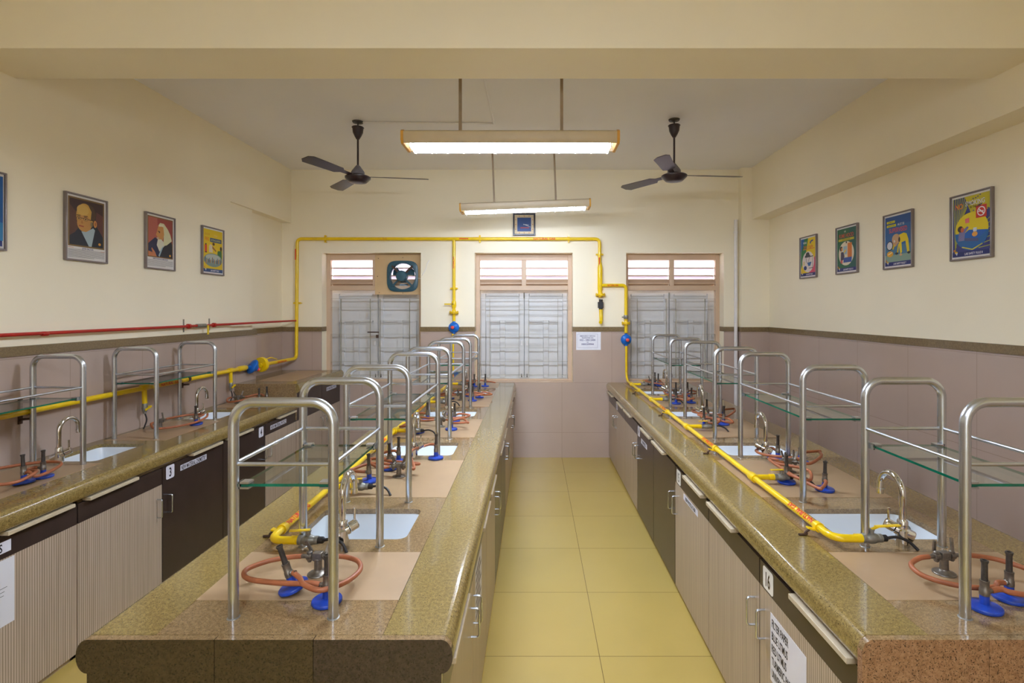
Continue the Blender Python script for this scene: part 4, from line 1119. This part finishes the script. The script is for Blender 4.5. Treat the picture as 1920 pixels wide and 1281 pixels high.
# left wall run
g = thing('gas_pipe', 'yellow gas pipe along the left wall above the wall bench', 'gas pipe', (0, 0, 0), group='yellow bench gas pipes')
XW, ZW = -2.862, 1.203
MB().tube([(XW, 0.2, ZW), (XW, 5.15, ZW - 0.004)], 0.0185, 14).build('pipe_run', M['yellow'], g)
MB().lathe([(0.019, -0.16), (0.027, -0.13), (0.028, -0.03), (0.02, 0.0)], (XW, 5.15, ZW - 0.003), (0, 1, 0), 14).build('pipe_reducer', M['yellow'], g)
for y in (1.55, 3.80, 4.88):
    st = MB().lathe([(0.021, -0.035), (0.024, -0.025), (0.024, 0.025), (0.021, 0.035)], (XW, y, ZW), (0, 1, 0), 14).tube([(XW, y, ZW), (XW + 0.004, y, ZW - 0.12)], 0.0165, 12)
    o = st.build('stub_pipe', M['yellow'], g)
    vb = MB().lathe([(0.016, 0.0), (0.018, -0.004), (0.018, -0.02), (0.021, -0.035), (0.015, -0.06), (0.012, -0.062), (0.012, -0.075)], (XW + 0.004, y, ZW - 0.115), seg=12).build('valve_body', M['zinc'], g)
    MB().obox((XW + 0.03, y, ZW - 0.150), (0.005, 0.06, 0.014), (0.3, 0, 0)).tube([(XW + 0.004, y + 0.02, ZW - 0.145), (XW + 0.03, y + 0.035, ZW - 0.142)], 0.006, 8).build('valve_handle', M['yellow'], vb)
    MB().tube(spline([(XW + 0.004, y, ZW - 0.185), (XW + 0.01, y + 0.01, ZW - 0.24), (XW + 0.002, y - 0.01, ZT + 0.001)]), 0.005, 8).build('flexible_tube', M['black'], g)
for y in (2.93, 4.28):
    cm_ = MB().lathe([(0.0195, -0.012), (0.023, -0.012), (0.023, 0.012), (0.0195, 0.012)], (XW, y, ZW), (0, 1, 0), 14)
    cm_.box(XL + 0.008, XL + 0.014, y - 0.012, y + 0.012, ZW - 0.075, ZW + 0.07)
    cm_.tube([(XL + 0.01, y, ZW + 0.05), (XW + 0.015, y + 0.02, ZW + 0.045)], 0.007, 8).tube([(XL + 0.01, y, ZW - 0.05), (XW + 0.01, y, ZW - 0.045)], 0.007, 8)
    cm_.build('pipe_clamp', M['rust'], g)
for y in (2.62, 4.05): stencil(g, 'NATURAL GAS', (XW, y, ZW - 0.002), (0, 1, 0), (1, 0, 0), 0.0185, 0.2, 0.02)
stencil(g1, 'NATURAL GAS', (-2.84, 5.80, 1.196), (0, 1, 0), (1, 0, 0), RP, 0.2, 0.02)
rg = regulator((XW + 0.01, 5.245, ZW - 0.006), (0, 1, 0), (0.55, 0.55, -0.45), 'blue gas regulator on the left wall pipe beside a yellow wheel', 0.075)
fl = MB().lathe([(0.02, -0.025), (0.075, -0.02), (0.078, -0.012), (0.078, 0.012), (0.075, 0.02), (0.02, 0.026)], (XW + 0.02, 5.40, ZW + 0.0), (0.25, 1, 0), 24)
fl.tube([(XW + 0.04, 5.33, ZW - 0.005), (XW + 0.03, 5.40, ZW)], 0.02, 10)
fl.build('wheel_flange', M['yellow'], g)
MB().lathe([(0.022, 0), (0.024, 0.01), (0.024, 0.04), (0.02, 0.05)], (XW + 0.004, 5.43, ZW - 0.004), (0, 1, 0), 12).tube([(XW + 0.01, 5.46, ZW + 0.03), (XW + 0.03, 5.455, ZW + 0.045)], 0.009, 8).build('union_valve', M['zinc'], g)
MB().tube(spline([(XW + 0.03, 5.455, ZW + 0.045), (XW + 0.05, 5.53, ZW + 0.06), (XW + 0.05, 5.66, ZW + 0.03)]), 0.006, 8).build('valve_handle', M['yellow'], g)

# red pipe on the left wall
g = thing('water_pipe', 'thin red pipe along the left wall above the granite band', 'pipe', (0, 0, 0))
XP_, ZP_ = -2.875, 1.634
MB().tube([(XP_, -2.9, ZP_), (XP_, 4.42, ZP_ + 0.004)], 0.0105, 12).tube([(XP_, 4.52, ZP_ + 0.004), (-2.832, 6.15, ZP_ + 0.012)], 0.0105, 12).lathe([(0.012, -0.02), (0.0145, -0.015), (0.0145, 0.015), (0.012, 0.02)], (XP_, 3.04, ZP_), (0, 1, 0), 12).build('pipe_run', M['red'], g)
MB().tube([(XP_, 4.41, ZP_ + 0.004), (XP_, 4.53, ZP_ + 0.004)], 0.016, 12).build('valve_body', M['zinc'], g)
MB().box(XP_ + 0.02, XP_ + 0.025, 4.52, 4.54, ZP_ - 0.075, ZP_ + 0.005).build('valve_handle', M['yellow'], g)
for y in (4.31, 4.65):
    m_ = MB().lathe([(0.0105, -0.012), (0.02, -0.012), (0.02, 0.012), (0.0105, 0.012)], (XP_, y, ZP_ + 0.004), (0, 1, 0), 12).tube([(XL, y, ZP_ + 0.004), (XP_, y, ZP_ + 0.004)], 0.008, 8)
    m_.box(XL + 0.0005, XL + 0.004, y - 0.007, y + 0.007, ZP_ - 0.045, ZP_ + 0.062, 1)
    m_.build('pipe_clamp', [M['red'], M['zinc']], g)
for y in (-2.0, -0.5, 1.0, 2.6):
    MB().tube([(XL, y, ZP_), (XP_, y, ZP_)], 0.007, 8).build('pipe_clamp', M['red'], g)

# white pipe beside the right-hand pilaster
m_ = MB().tube([(2.415, 6.185, 0.0), (2.415, 6.185, 2.85)], 0.021, 14)
for z in (1.0, 1.9, 2.7): m_.lathe([(0.022, -0.012), (0.026, -0.012), (0.026, 0.012), (0.022, 0.012)], (2.415, 6.185, z), seg=14).box(2.405, 2.425, 6.185, YB, z - 0.01, z + 0.01)
tag(m_.build('drain_pipe', M['pvc']), 'white vertical pipe beside the pilaster right of the windows', 'pipe')

# ------------------------------------------------------------------ clock, notice
ck = thing('wall_clock', 'square navy-framed wall clock with a blue dial', 'clock', (-0.116, YB, 2.797))
h = 0.133
cf = MB()
for a in ((-h, -h + 0.018, -h, h), (h - 0.018, h, -h, h), (-h + 0.018, h - 0.018, -h, -h + 0.018), (-h + 0.018, h - 0.018, h - 0.018, h)):
    cf.box(a[0], a[1], -0.04, -0.001, a[2], a[3])
cf.build('clock_frame', M['navy'], ck, bevel=0.003)
X_, Z_, N_ = V((1, 0, 0)), V((0, 0, 1)), V((0, -1, 0))
fc = MB().box(-h + 0.016, h - 0.016, -0.022, -0.001, -h + 0.016, h - 0.016)
fc.flat([(-.083, -.083), (.083, -.083), (.083, .083), (-.083, .083)], (0, -0.022, 0), X_, Z_, N_, 0.0006, 1)
for k in range(12):
    a = k * PI / 6
    c_, s_ = math.sin(a), math.cos(a); t = 0.101 / max(abs(c_), abs(s_))
    fc.flat(ell(c_ * t, s_ * t, 0.006, 0.006, 10), (0, -0.022, 0), X_, Z_, N_, 0.0008, 2)
fc.flat([(-.045, -.045), (.058, -.045), (.058, -.032), (-.045, -.032)], (0, -0.022, 0), X_, Z_, N_, 0.001, 3)
fc.build('dial', [ink(214, 194, 156), ink(30, 66, 128), ink(190, 120, 80), ink(176, 66, 74)], ck)
for nm, ang, ln, wd_ in (('hour_hand', math.radians(97), 0.055, 0.006), ('minute_hand', math.radians(112), 0.085, 0.004)):
    d = V((math.sin(ang), 0, math.cos(ang))); e = V((d.z, 0, -d.x))
    p = [V((0, -0.024, 0)) - d * 0.012 + e * wd_, V((0, -0.024, 0)) - d * 0.012 - e * wd_, V((0, -0.024, 0)) + d * ln - e * wd_ * 0.4, V((0, -0.024, 0)) + d * ln + e * wd_ * 0.4]
    MB().add(p + [q - V((0, 0.0015, 0)) for q in p], [(0, 1, 2, 3), (4, 5, 6, 7), (0, 1, 5, 4), (1, 2, 6, 5), (2, 3, 7, 6), (3, 0, 4, 7)]).build(nm, ink(214, 214, 220), ck)

nt_ = MB().box(0.508, 0.804, 6.2115, 6.2125, 1.292, 1.508)
oN = V((0.65, 6.2115, 1.40))
nt_.box(0.524, 0.766, 6.2105, 6.2113, 1.318, 1.3195, 1).box(0.524, 0.766, 6.2105, 6.2113, 1.482, 1.4835, 1).box(0.524, 0.5255, 6.2105, 6.2113, 1.318, 1.4835, 1).box(0.7645, 0.766, 6.2105, 6.2113, 1.318, 1.4835, 1)
for s_, z, hh in (('EMERGENCY SERVICE', 0.060, 0.013), ('TELEPHONE NO.', 0.038, 0.013), ('022 - 24012400', 0.012, 0.020), ('OR', -0.014, 0.011), ('18002299944', -0.038, 0.019)):
    nt_.text(s_, oN + V((-0.005, 0, z)), X_, Z_, N_, hh, 1, maxw=0.19, cond=1.05, bold=0.02)
tag(nt_.build('wall_notice', [M['paper'], ink(70, 66, 120)]), 'white paper notice with phone numbers taped below the granite band', 'notice')

# ------------------------------------------------------------------ framed posters
def poster(yc, zc, side, label, art, W=0.318, H=0.428):
    """side = -1 on the left wall (faces +x), +1 on the right wall (faces -x)"""
    if side < 0: x, u, nn = XL, V((0, 1, 0)), V((1, 0, 0))
    else: x, u, nn = XR, V((0, -1, 0)), V((-1, 0, 0))
    r = thing('framed_poster', label, 'poster', (x, yc, zc), group='framed lab posters')
    v = V((0, 0, 1))
    fr = MB(); t = 0.011
    def bar(a0, a1, b0, b1, d0=0.0, d1=0.022):
        pts = [u * a + v * b + nn * d for d in (d0, d1) for a, b in ((a0, b0), (a1, b0), (a1, b1), (a0, b1))]
        fr.add(pts, [(0, 1, 2, 3), (4, 5, 6, 7), (0, 1, 5, 4), (1, 2, 6, 5), (2, 3, 7, 6), (3, 0, 4, 7)])
    bar(-W / 2, -W / 2 + t, -H / 2, H / 2); bar(W / 2 - t, W / 2, -H / 2, H / 2)
    bar(-W / 2 + t, W / 2 - t, -H / 2, -H / 2 + t); bar(-W / 2 + t, W / 2 - t, H / 2 - t, H / 2)
    fr.build('poster_frame', M['alu'], r, bevel=0.003)
    mats = [ink(222, 218, 214)]; pb = MB()
    w, h = W - 2 * t, H - 2 * t
    pb.add([u * a + v * b + nn * 0.012 for a, b in ((-w / 2, -h / 2), (w / 2, -h / 2), (w / 2, h / 2), (-w / 2, h / 2))], [(0, 1, 2, 3)], 0)
    layer = [0.0124]
    def mi(c):
        m = ink(*c)
        if m not in mats: mats.append(m)
        return mats.index(m)
    class A:
        def poly(self, c, pts):
            pb.add([u * ((p - .5) * w) + v * ((q - .5) * h) + nn * layer[0] for p, q in pts], [tuple(range(len(pts)))], mi(c)); layer[0] += 0.00003
        def rect(self, c, a0, a1, b0, b1): self.poly(c, [(a0, b0), (a1, b0), (a1, b1), (a0, b1)])
        def el(self, c, cx, cy, rx, ry, n=28): self.poly(c, ell(cx, cy, rx, ry, n))
        def ring(self, c, cx, cy, r1, r2, asp=1.0):
            a = ell(cx, cy, r1, r1 * asp, 28); b = ell(cx, cy, r2, r2 * asp, 28); n = 28
            pb.add([u * ((p - .5) * w) + v * ((q - .5) * h) + nn * layer[0] for p, q in a + b], [(i, (i + 1) % n, n + (i + 1) % n, n + i) for i in range(n)], mi(c)); layer[0] += 0.00003
        def line(self, c, p, q, t_=0.008):
            d = V((q[0] - p[0], (q[1] - p[1]) * h / w)).normalized(); e = (-d.y * t_, d.x * t_ * w / h)
            self.poly(c, [(p[0] + e[0], p[1] + e[1]), (p[0] - e[0], p[1] - e[1]), (q[0] - e[0], q[1] - e[1]), (q[0] + e[0], q[1] + e[1])])
        def txt(self, c, s, cx, cy, hh, mw=0.9, cond=0.75):
            pb.text(s, u * ((cx - .5) * w) + v * ((cy - .5) * h), u, v, nn, hh * h, mi(c), maxw=mw * w, d=layer[0], cond=cond); layer[0] += 0.00003
        def lines(self, c, a0, a1, b0, b1, n):
            random.seed(n + int(yc * 10))
            for k in range(n):
                z = b1 - (b1 - b0) * k / (n - 1); self.rect(c, a0, a1 if k < n - 1 else a0 + (a1 - a0) * .7, z - 0.0022, z + 0.0022)
    art(A())
    pb.build('print', mats, r)
    return r
NV = (22, 34, 104)
def footer(a, s, bgc=NV):
    a.rect(bgc, 0.03, 0.97, 0.03, 0.105); a.el((214, 172, 40), 0.13, 0.10, 0.04, 0.022, 12); a.poly((200, 206, 214), [(0.11, 0.095), (0.17, 0.095), (0.145, 0.05)])
    a.el((206, 120, 40), 0.08, 0.135, 0.025, 0.018, 10)
    a.txt((236, 232, 240), s, 0.58, 0.067, 0.036, 0.7)

def art_edge(a):
    a.rect((6, 84, 150), 0.03, 0.985, 0.105, 0.97); a.rect((40, 124, 178), 0.03, 0.985, 0.105, 0.35); a.el((196, 206, 214), 0.4, 0.5, 0.25, 0.2); footer(a, 'LAB SAFETY RULE')
def art_specs(a):
    a.rect((120, 92, 44), 0.04, 0.96, 0.20, 0.97); a.rect((56, 30, 26), 0.075, 0.925, 0.225, 0.945)
    a.poly((88, 52, 36), [(0.075, 0.225), (0.38, 0.225), (0.3, 0.7), (0.075, 0.85)]); a.poly((92, 50, 44), [(0.7, 0.4), (0.925, 0.3), (0.925, 0.75), (0.75, 0.8)])
    a.poly((20, 26, 40), [(0.075, 0.225), (0.925, 0.225), (0.925, 0.40), (0.74, 0.58), (0.34, 0.54), (0.2, 0.42), (0.075, 0.36)])
    a.el((62, 44, 26), 0.5, 0.74, 0.24, 0.16)                         # hair
    a.poly((198, 152, 62), ell(0.45, 0.695, 0.215, 0.205) ); a.poly((186, 134, 66), ell(0.44, 0.58, 0.185, 0.135))
    a.el((206, 164, 78), 0.40, 0.79, 0.15, 0.085); a.poly((74, 52, 30), [(0.6, 0.66), (0.7, 0.62), (0.73, 0.76), (0.66, 0.87), (0.52, 0.9), (0.62, 0.79)])
    a.el((196, 128, 56), 0.715, 0.60, 0.045, 0.058); a.el((150, 88, 44), 0.72, 0.60, 0.02, 0.03, 12)
    a.poly((160, 178, 184), [(0.36, 0.45), (0.48, 0.45), (0.66, 0.53), (0.71, 0.50), (0.62, 0.225), (0.55, 0.225)])
    for cx in (0.30, 0.47): a.el((96, 64, 30), cx, 0.652, 0.058, 0.032, 16); a.el((186, 140, 70), cx, 0.648, 0.046, 0.024, 16); a.el((40, 26, 20), cx, 0.65, 0.016, 0.014, 10)
    for cx in (0.29, 0.47): a.line((70, 48, 26), (cx - 0.05, 0.695), (cx + 0.05, 0.70), 0.009)
    a.line((60, 46, 30), (0.53, 0.655), (0.68, 0.645), 0.007); a.line((60, 46, 30), (0.355, 0.66), (0.415, 0.66), 0.006)
    a.poly((168, 112, 50), [(0.37, 0.64), (0.35, 0.575), (0.41, 0.575)]); a.line((150, 62, 44), (0.30, 0.535), (0.42, 0.53), 0.013); a.el((130, 110, 70), 0.62, 0.585, 0.03, 0.045, 12)
    a.el((214, 152, 46), 0.83, 0.28, 0.035, 0.022, 14)
    a.txt(NV, 'JOHN DALTON', 0.52, 0.178, 0.028, 0.5); a.rect((206, 120, 84), 0.04, 0.17, 0.178, 0.184); a.rect((206, 120, 84), 0.85, 0.97, 0.158, 0.163)
    a.lines((70, 62, 66), 0.04, 0.96, 0.035, 0.152, 8)
def art_beard(a):
    a.rect((128, 92, 40), 0.04, 0.96, 0.20, 0.97); a.rect((152, 64, 54), 0.065, 0.935, 0.22, 0.95); a.poly((176, 92, 76), [(0.065, 0.45), (0.42, 0.5), (0.38, 0.95), (0.065, 0.95)])
    a.poly((34, 36, 70), [(0.065, 0.22), (0.065, 0.45), (0.30, 0.58), (0.42, 0.55), (0.5, 0.22)]); a.poly((26, 28, 40), [(0.45, 0.22), (0.62, 0.48), (0.9, 0.54), (0.935, 0.48), (0.935, 0.22)])
    a.poly((206, 202, 160), [(0.40, 0.80), (0.48, 0.87), (0.62, 0.87), (0.76, 0.78), (0.86, 0.68), (0.92, 0.56), (0.72, 0.46), (0.6, 0.44), (0.62, 0.68)])
    a.poly((200, 140, 72), [(0.42, 0.82), (0.60, 0.80), (0.63, 0.66), (0.58, 0.55), (0.44, 0.53), (0.36, 0.56), (0.38, 0.60), (0.33, 0.63), (0.37, 0.70)])
    a.poly((210, 206, 186), [(0.40, 0.55), (0.52, 0.56), (0.60, 0.52), (0.64, 0.44), (0.46, 0.32), (0.36, 0.44)]); a.line((220, 214, 180), (0.44, 0.81), (0.60, 0.83), 0.02)
    a.line((90, 60, 40), (0.40, 0.705), (0.48, 0.70), 0.012); a.el((50, 40, 60), 0.46, 0.685, 0.018, 0.012, 10); a.line((190, 180, 160), (0.36, 0.57), (0.44, 0.575), 0.014)
    a.poly((150, 176, 186), [(0.52, 0.38), (0.62, 0.46), (0.46, 0.22), (0.42, 0.24)]); a.poly((196, 120, 80), [(0.065, 0.22), (0.36, 0.22), (0.30, 0.30), (0.19, 0.38), (0.17, 0.36), (0.21, 0.29), (0.065, 0.31)])
    a.el((226, 160, 40), 0.85, 0.265, 0.035, 0.022, 12); a.txt(NV, 'DMITRI IVANOVICH MENDELEEV', 0.5, 0.178, 0.026, 0.9); a.lines((70, 62, 66), 0.04, 0.96, 0.04, 0.148, 7)
def art_fire(a):
    a.rect((222, 190, 20), 0.03, 0.97, 0.105, 0.97); a.txt((206, 150, 20), 'KNOW', 0.22, 0.86, 0.05, 0.24); a.txt((226, 196, 130), 'YOUR', 0.62, 0.85, 0.04, 0.3)
    a.txt((214, 96, 20), 'FIRE', 0.2, 0.755, 0.075, 0.2); a.rect((40, 74, 120), 0.35, 0.92, 0.70, 0.79); a.txt((190, 190, 120), 'EXTINGUISHERS', 0.635, 0.745, 0.045, 0.52)
    a.rect((210, 62, 40), 0.10, 0.20, 0.47, 0.62); a.rect((40, 40, 40), 0.12, 0.18, 0.62, 0.65); a.rect((60, 40, 40), 0.10, 0.20, 0.45, 0.47)
    a.poly((214, 200, 170), [(0.30, 0.47), (0.48, 0.47), (0.46, 0.62), (0.36, 0.65), (0.30, 0.6)]); a.el((90, 52, 30), 0.52, 0.66, 0.06, 0.035, 12); a.poly((150, 96, 40), [(0.46, 0.62), (0.66, 0.52), (0.64, 0.49), (0.46, 0.56)])
    a.poly((54, 112, 52), [(0.7, 0.34), (0.94, 0.34), (0.93, 0.54), (0.72, 0.52)]); a.el((36, 26, 24), 0.89, 0.58, 0.05, 0.05, 14)
    a.el((120, 140, 130), 0.5, 0.30, 0.45, 0.15, 30); a.el((178, 186, 176), 0.5, 0.36, 0.36, 0.07, 24)
    random.seed(2)
    for k in range(16): a.rect(((60, 90, 130), (190, 120, 50), (140, 160, 160), (110, 70, 50))[k % 4], 0.1 + k * 0.05, 0.13 + k * 0.05, 0.20 + random.uniform(0, .06), 0.30 + random.uniform(0, 0.06))
    footer(a, 'LAB SAFETY RULE', (34, 70, 120))
def art_smoke(a):
    a.rect((50, 56, 122), 0.03, 0.97, 0.105, 0.97)
    for k in range(9): a.line((170, 170, 40), (0.10 + 0.02 * k, 0.12 + 0.06 * k), (0.05 + 0.06 * k, 0.97), 0.010)
    for k in range(7): a.line((150, 160, 40), (0.70, 0.14 + 0.05 * k), (0.97, 0.16 + 0.07 * k), 0.008)
    a.poly((196, 182, 20), [(0.35, 0.97), (0.97, 0.97), (0.97, 0.72), (0.55, 0.62)]); a.el((224, 200, 10), 0.52, 0.45, 0.42, 0.26, 36)
    random.seed(7)
    for k in range(26): a.rect((50, 60, 120), *(lambda x, y: (x, x + 0.035, y, y + 0.016))(random.uniform(0.38, 0.93), random.uniform(0.68, 0.96)))
    a.poly((20, 96, 160), ell(0.52, 0.40, 0.43, 0.28, 24, PI, 2 * PI)); a.line((196, 182, 30), (0.28, 0.18), (0.55, 0.125), 0.012); a.line((196, 182, 30), (0.55, 0.125), (0.80, 0.2), 0.012)
    a.poly((16, 92, 176), [(0.32, 0.38), (0.46, 0.44), (0.93, 0.40), (0.70, 0.29), (0.34, 0.32)]); a.poly((70, 84, 130), [(0.34, 0.32), (0.70, 0.29), (0.70, 0.24), (0.36, 0.27)])
    a.poly((120, 116, 160), [(0.18, 0.28), (0.34, 0.28), (0.36, 0.40), (0.46, 0.48), (0.42, 0.50), (0.28, 0.44), (0.2, 0.42)]); a.el((54, 34, 26), 0.24, 0.47, 0.075, 0.05, 16); a.el((196, 92, 50), 0.29, 0.455, 0.045, 0.04, 14)
    a.poly((222, 110, 110), [(0.37, 0.55), (0.47, 0.55), (0.47, 0.63), (0.36, 0.62)]); a.el((230, 160, 60), 0.61, 0.36, 0.07, 0.038, 16); a.rect((206, 214, 224), 0.57, 0.66, 0.40, 0.46)
    a.rect((200, 44, 30), 0.64, 0.90, 0.60, 0.79); a.ring((240, 230, 230), 0.77, 0.695, 0.10, 0.078, w_h); a.line((240, 230, 230), (0.70, 0.74), (0.84, 0.65), 0.014); a.rect((240, 230, 230), 0.69, 0.83, 0.688, 0.702)
    a.txt((236, 130, 20), 'NO', 0.21, 0.835, 0.085, 0.2, 0.9); a.txt((222, 222, 226), 'SMOKING', 0.615, 0.855, 0.075, 0.56); a.txt((34, 30, 30), 'IN THE LAB', 0.62, 0.79, 0.036, 0.5)
    footer(a, 'LAB SAFETY RULE 8')
w_h = (0.318 - 0.022) / (0.428 - 0.022)
def art_super(a):
    a.rect((34, 92, 150), 0.03, 0.97, 0.105, 0.97); a.rect((24, 74, 136), 0.03, 0.97, 0.80, 0.97); a.rect((70, 118, 150), 0.03, 0.97, 0.105, 0.42); a.rect((130, 156, 140), 0.03, 0.97, 0.105, 0.24)
    a.rect((206, 196, 20), 0.09, 0.40, 0.845, 0.89); a.txt((120, 110, 20), 'CHEMICAL', 0.245, 0.867, 0.03, 0.27); a.rect((206, 196, 20), 0.09, 0.44, 0.775, 0.82); a.txt((120, 110, 20), 'REACTIONS', 0.265, 0.797, 0.03, 0.31)
    a.txt((206, 206, 206), 'MUST BE', 0.62, 0.80, 0.042, 0.3); a.txt((214, 72, 40), 'SUPERVISED', 0.51, 0.705, 0.085, 0.84)
    a.poly((226, 200, 16), [(0.55, 0.60), (0.72, 0.625), (0.82, 0.60), (0.88, 0.50), (0.92, 0.26), (0.84, 0.26), (0.78, 0.47), (0.64, 0.45), (0.66, 0.27), (0.60, 0.24), (0.55, 0.42)])
    a.poly((214, 186, 16), [(0.52, 0.44), (0.56, 0.42), (0.52, 0.26), (0.47, 0.27)]); a.el((196, 156, 116), 0.44, 0.53, 0.15, 0.10, 24); a.el((190, 148, 110), 0.40, 0.45, 0.09, 0.06, 18)
    a.el((34, 26, 26), 0.56, 0.51, 0.035, 0.05, 14); a.el((232, 230, 226), 0.38, 0.49, 0.028, 0.022, 12); a.el((30, 26, 26), 0.372, 0.488, 0.010, 0.010, 8)
    a.poly((214, 186, 16), [(0.36, 0.44), (0.40, 0.42), (0.34, 0.33), (0.30, 0.36)]); a.el((34, 30, 36), 0.21, 0.42, 0.125, 0.09, 22); a.el((206, 206, 212), 0.205, 0.42, 0.10, 0.074, 22)
    a.el((222, 160, 40), 0.22, 0.26, 0.12, 0.055, 18); a.line((240, 220, 160), (0.14, 0.25), (0.30, 0.29), 0.012); a.el((30, 28, 32), 0.47, 0.255, 0.06, 0.022, 12); a.el((30, 28, 32), 0.90, 0.245, 0.055, 0.024, 12); a.el((206, 160, 120), 0.62, 0.225, 0.05, 0.022, 12)
    footer(a, 'LAB SAFETY RULE 7')
def art_fume(a):
    a.rect((30, 96, 64), 0.03, 0.97, 0.105, 0.97); a.rect((16, 84, 76), 0.62, 0.97, 0.105, 0.97); a.txt((222, 220, 216), 'USE', 0.42, 0.905, 0.035, 0.16)
    a.txt((204, 74, 44), 'FUME HOOD', 0.48, 0.815, 0.085, 0.82); a.rect((190, 176, 30), 0.09, 0.86, 0.70, 0.75); a.txt((90, 90, 30), 'WHEN REQUIRED', 0.475, 0.725, 0.034, 0.7)
    a.el((214, 204, 180), 0.48, 0.42, 0.38, 0.265, 36); a.rect((206, 118, 50), 0.55, 0.76, 0.33, 0.64); a.rect((150, 176, 190), 0.34, 0.52, 0.40, 0.58)
    a.poly((60, 52, 74), [(0.20, 0.28), (0.34, 0.28), (0.40, 0.36), (0.34, 0.46), (0.22, 0.46)]); a.el((60, 36, 28), 0.23, 0.535, 0.075, 0.055, 16); a.el((206, 140, 80), 0.27, 0.52, 0.04, 0.04, 12)
    a.poly((226, 190, 60), [(0.36, 0.42), (0.48, 0.48), (0.46, 0.52), (0.36, 0.46)]); a.poly((44, 78, 150), [(0.34, 0.22), (0.74, 0.22), (0.76, 0.33), (0.36, 0.33)]); a.poly((190, 80, 70), [(0.2, 0.22), (0.3, 0.2), (0.3, 0.28), (0.2, 0.28)])
    a.rect((40, 36, 36), 0.46, 0.52, 0.64, 0.68); footer(a, 'LAB SAFETY RULE 12')
def art_goggles(a):
    a.rect((222, 190, 16), 0.03, 0.97, 0.105, 0.97); a.poly((40, 120, 66), [(0.03, 0.2), (0.03, 0.7), (0.2, 0.97), (0.5, 0.97), (0.36, 0.6), (0.1, 0.3)]); a.poly((20, 96, 160), [(0.03, 0.65), (0.03, 0.97), (0.26, 0.97), (0.2, 0.8)])
    a.poly((206, 70, 100), [(0.97, 0.105), (0.97, 0.52), (0.80, 0.40), (0.6, 0.16), (0.55, 0.105)]); a.el((222, 210, 206), 0.50, 0.38, 0.38, 0.26, 36)
    a.txt((226, 222, 216), 'WEAR', 0.29, 0.865, 0.055, 0.34); a.txt((206, 84, 30), 'Safety Goggles', 0.51, 0.765, 0.07, 0.78); a.rect((214, 120, 30), 0.18, 0.9, 0.69, 0.71); a.poly((30, 60, 130), [(0.6, 0.85), (0.68, 0.90), (0.84, 0.91), (0.82, 0.88), (0.70, 0.86), (0.66, 0.81)])
    a.rect((50, 50, 56), 0.30, 0.64, 0.49, 0.545); a.el((60, 60, 64), 0.47, 0.56, 0.12, 0.06, 16); a.line((60, 60, 64), (0.6, 0.50), (0.82, 0.51), 0.014); a.line((80, 80, 84), (0.36, 0.49), (0.40, 0.36), 0.01); a.line((80, 80, 84), (0.60, 0.49), (0.52, 0.38), 0.01)
    a.poly((40, 96, 160), [(0.44, 0.36), (0.72, 0.37), (0.64, 0.27), (0.52, 0.27)]); a.el((34, 60, 120), 0.32, 0.23, 0.10, 0.055, 18); a.rect((214, 184, 90), 0.20, 0.26, 0.30, 0.40); a.line((60, 60, 60), (0.78, 0.2), (0.80, 0.52), 0.01); a.line((60, 60, 60), (0.55, 0.22), (0.8, 0.22), 0.01)
    footer(a, 'LAB SAFETY RULE')
ZP = 2.302
poster(2.69, 2.312, -1, 'blue framed poster on the left wall, cut by the photo edge', art_edge)
poster(3.365, 2.30, -1, 'portrait poster of a bald man in round spectacles on the left wall', art_specs)
poster(4.03, 2.30, -1, 'portrait poster of a long white-bearded man on the left wall', art_beard)
poster(4.69, 2.305, -1, 'yellow fire safety poster on the left wall', art_fire)
poster(3.29, 2.31, 1, 'no-smoking poster on the right wall', art_smoke)
poster(3.95, 2.305, 1, 'blue poster of a stooping person in yellow on the right wall', art_super)
poster(4.595, 2.31, 1, 'green fume hood poster on the right wall', art_fume)
poster(5.24, 2.31, 1, 'multicoloured safety goggles poster on the right wall', art_goggles)
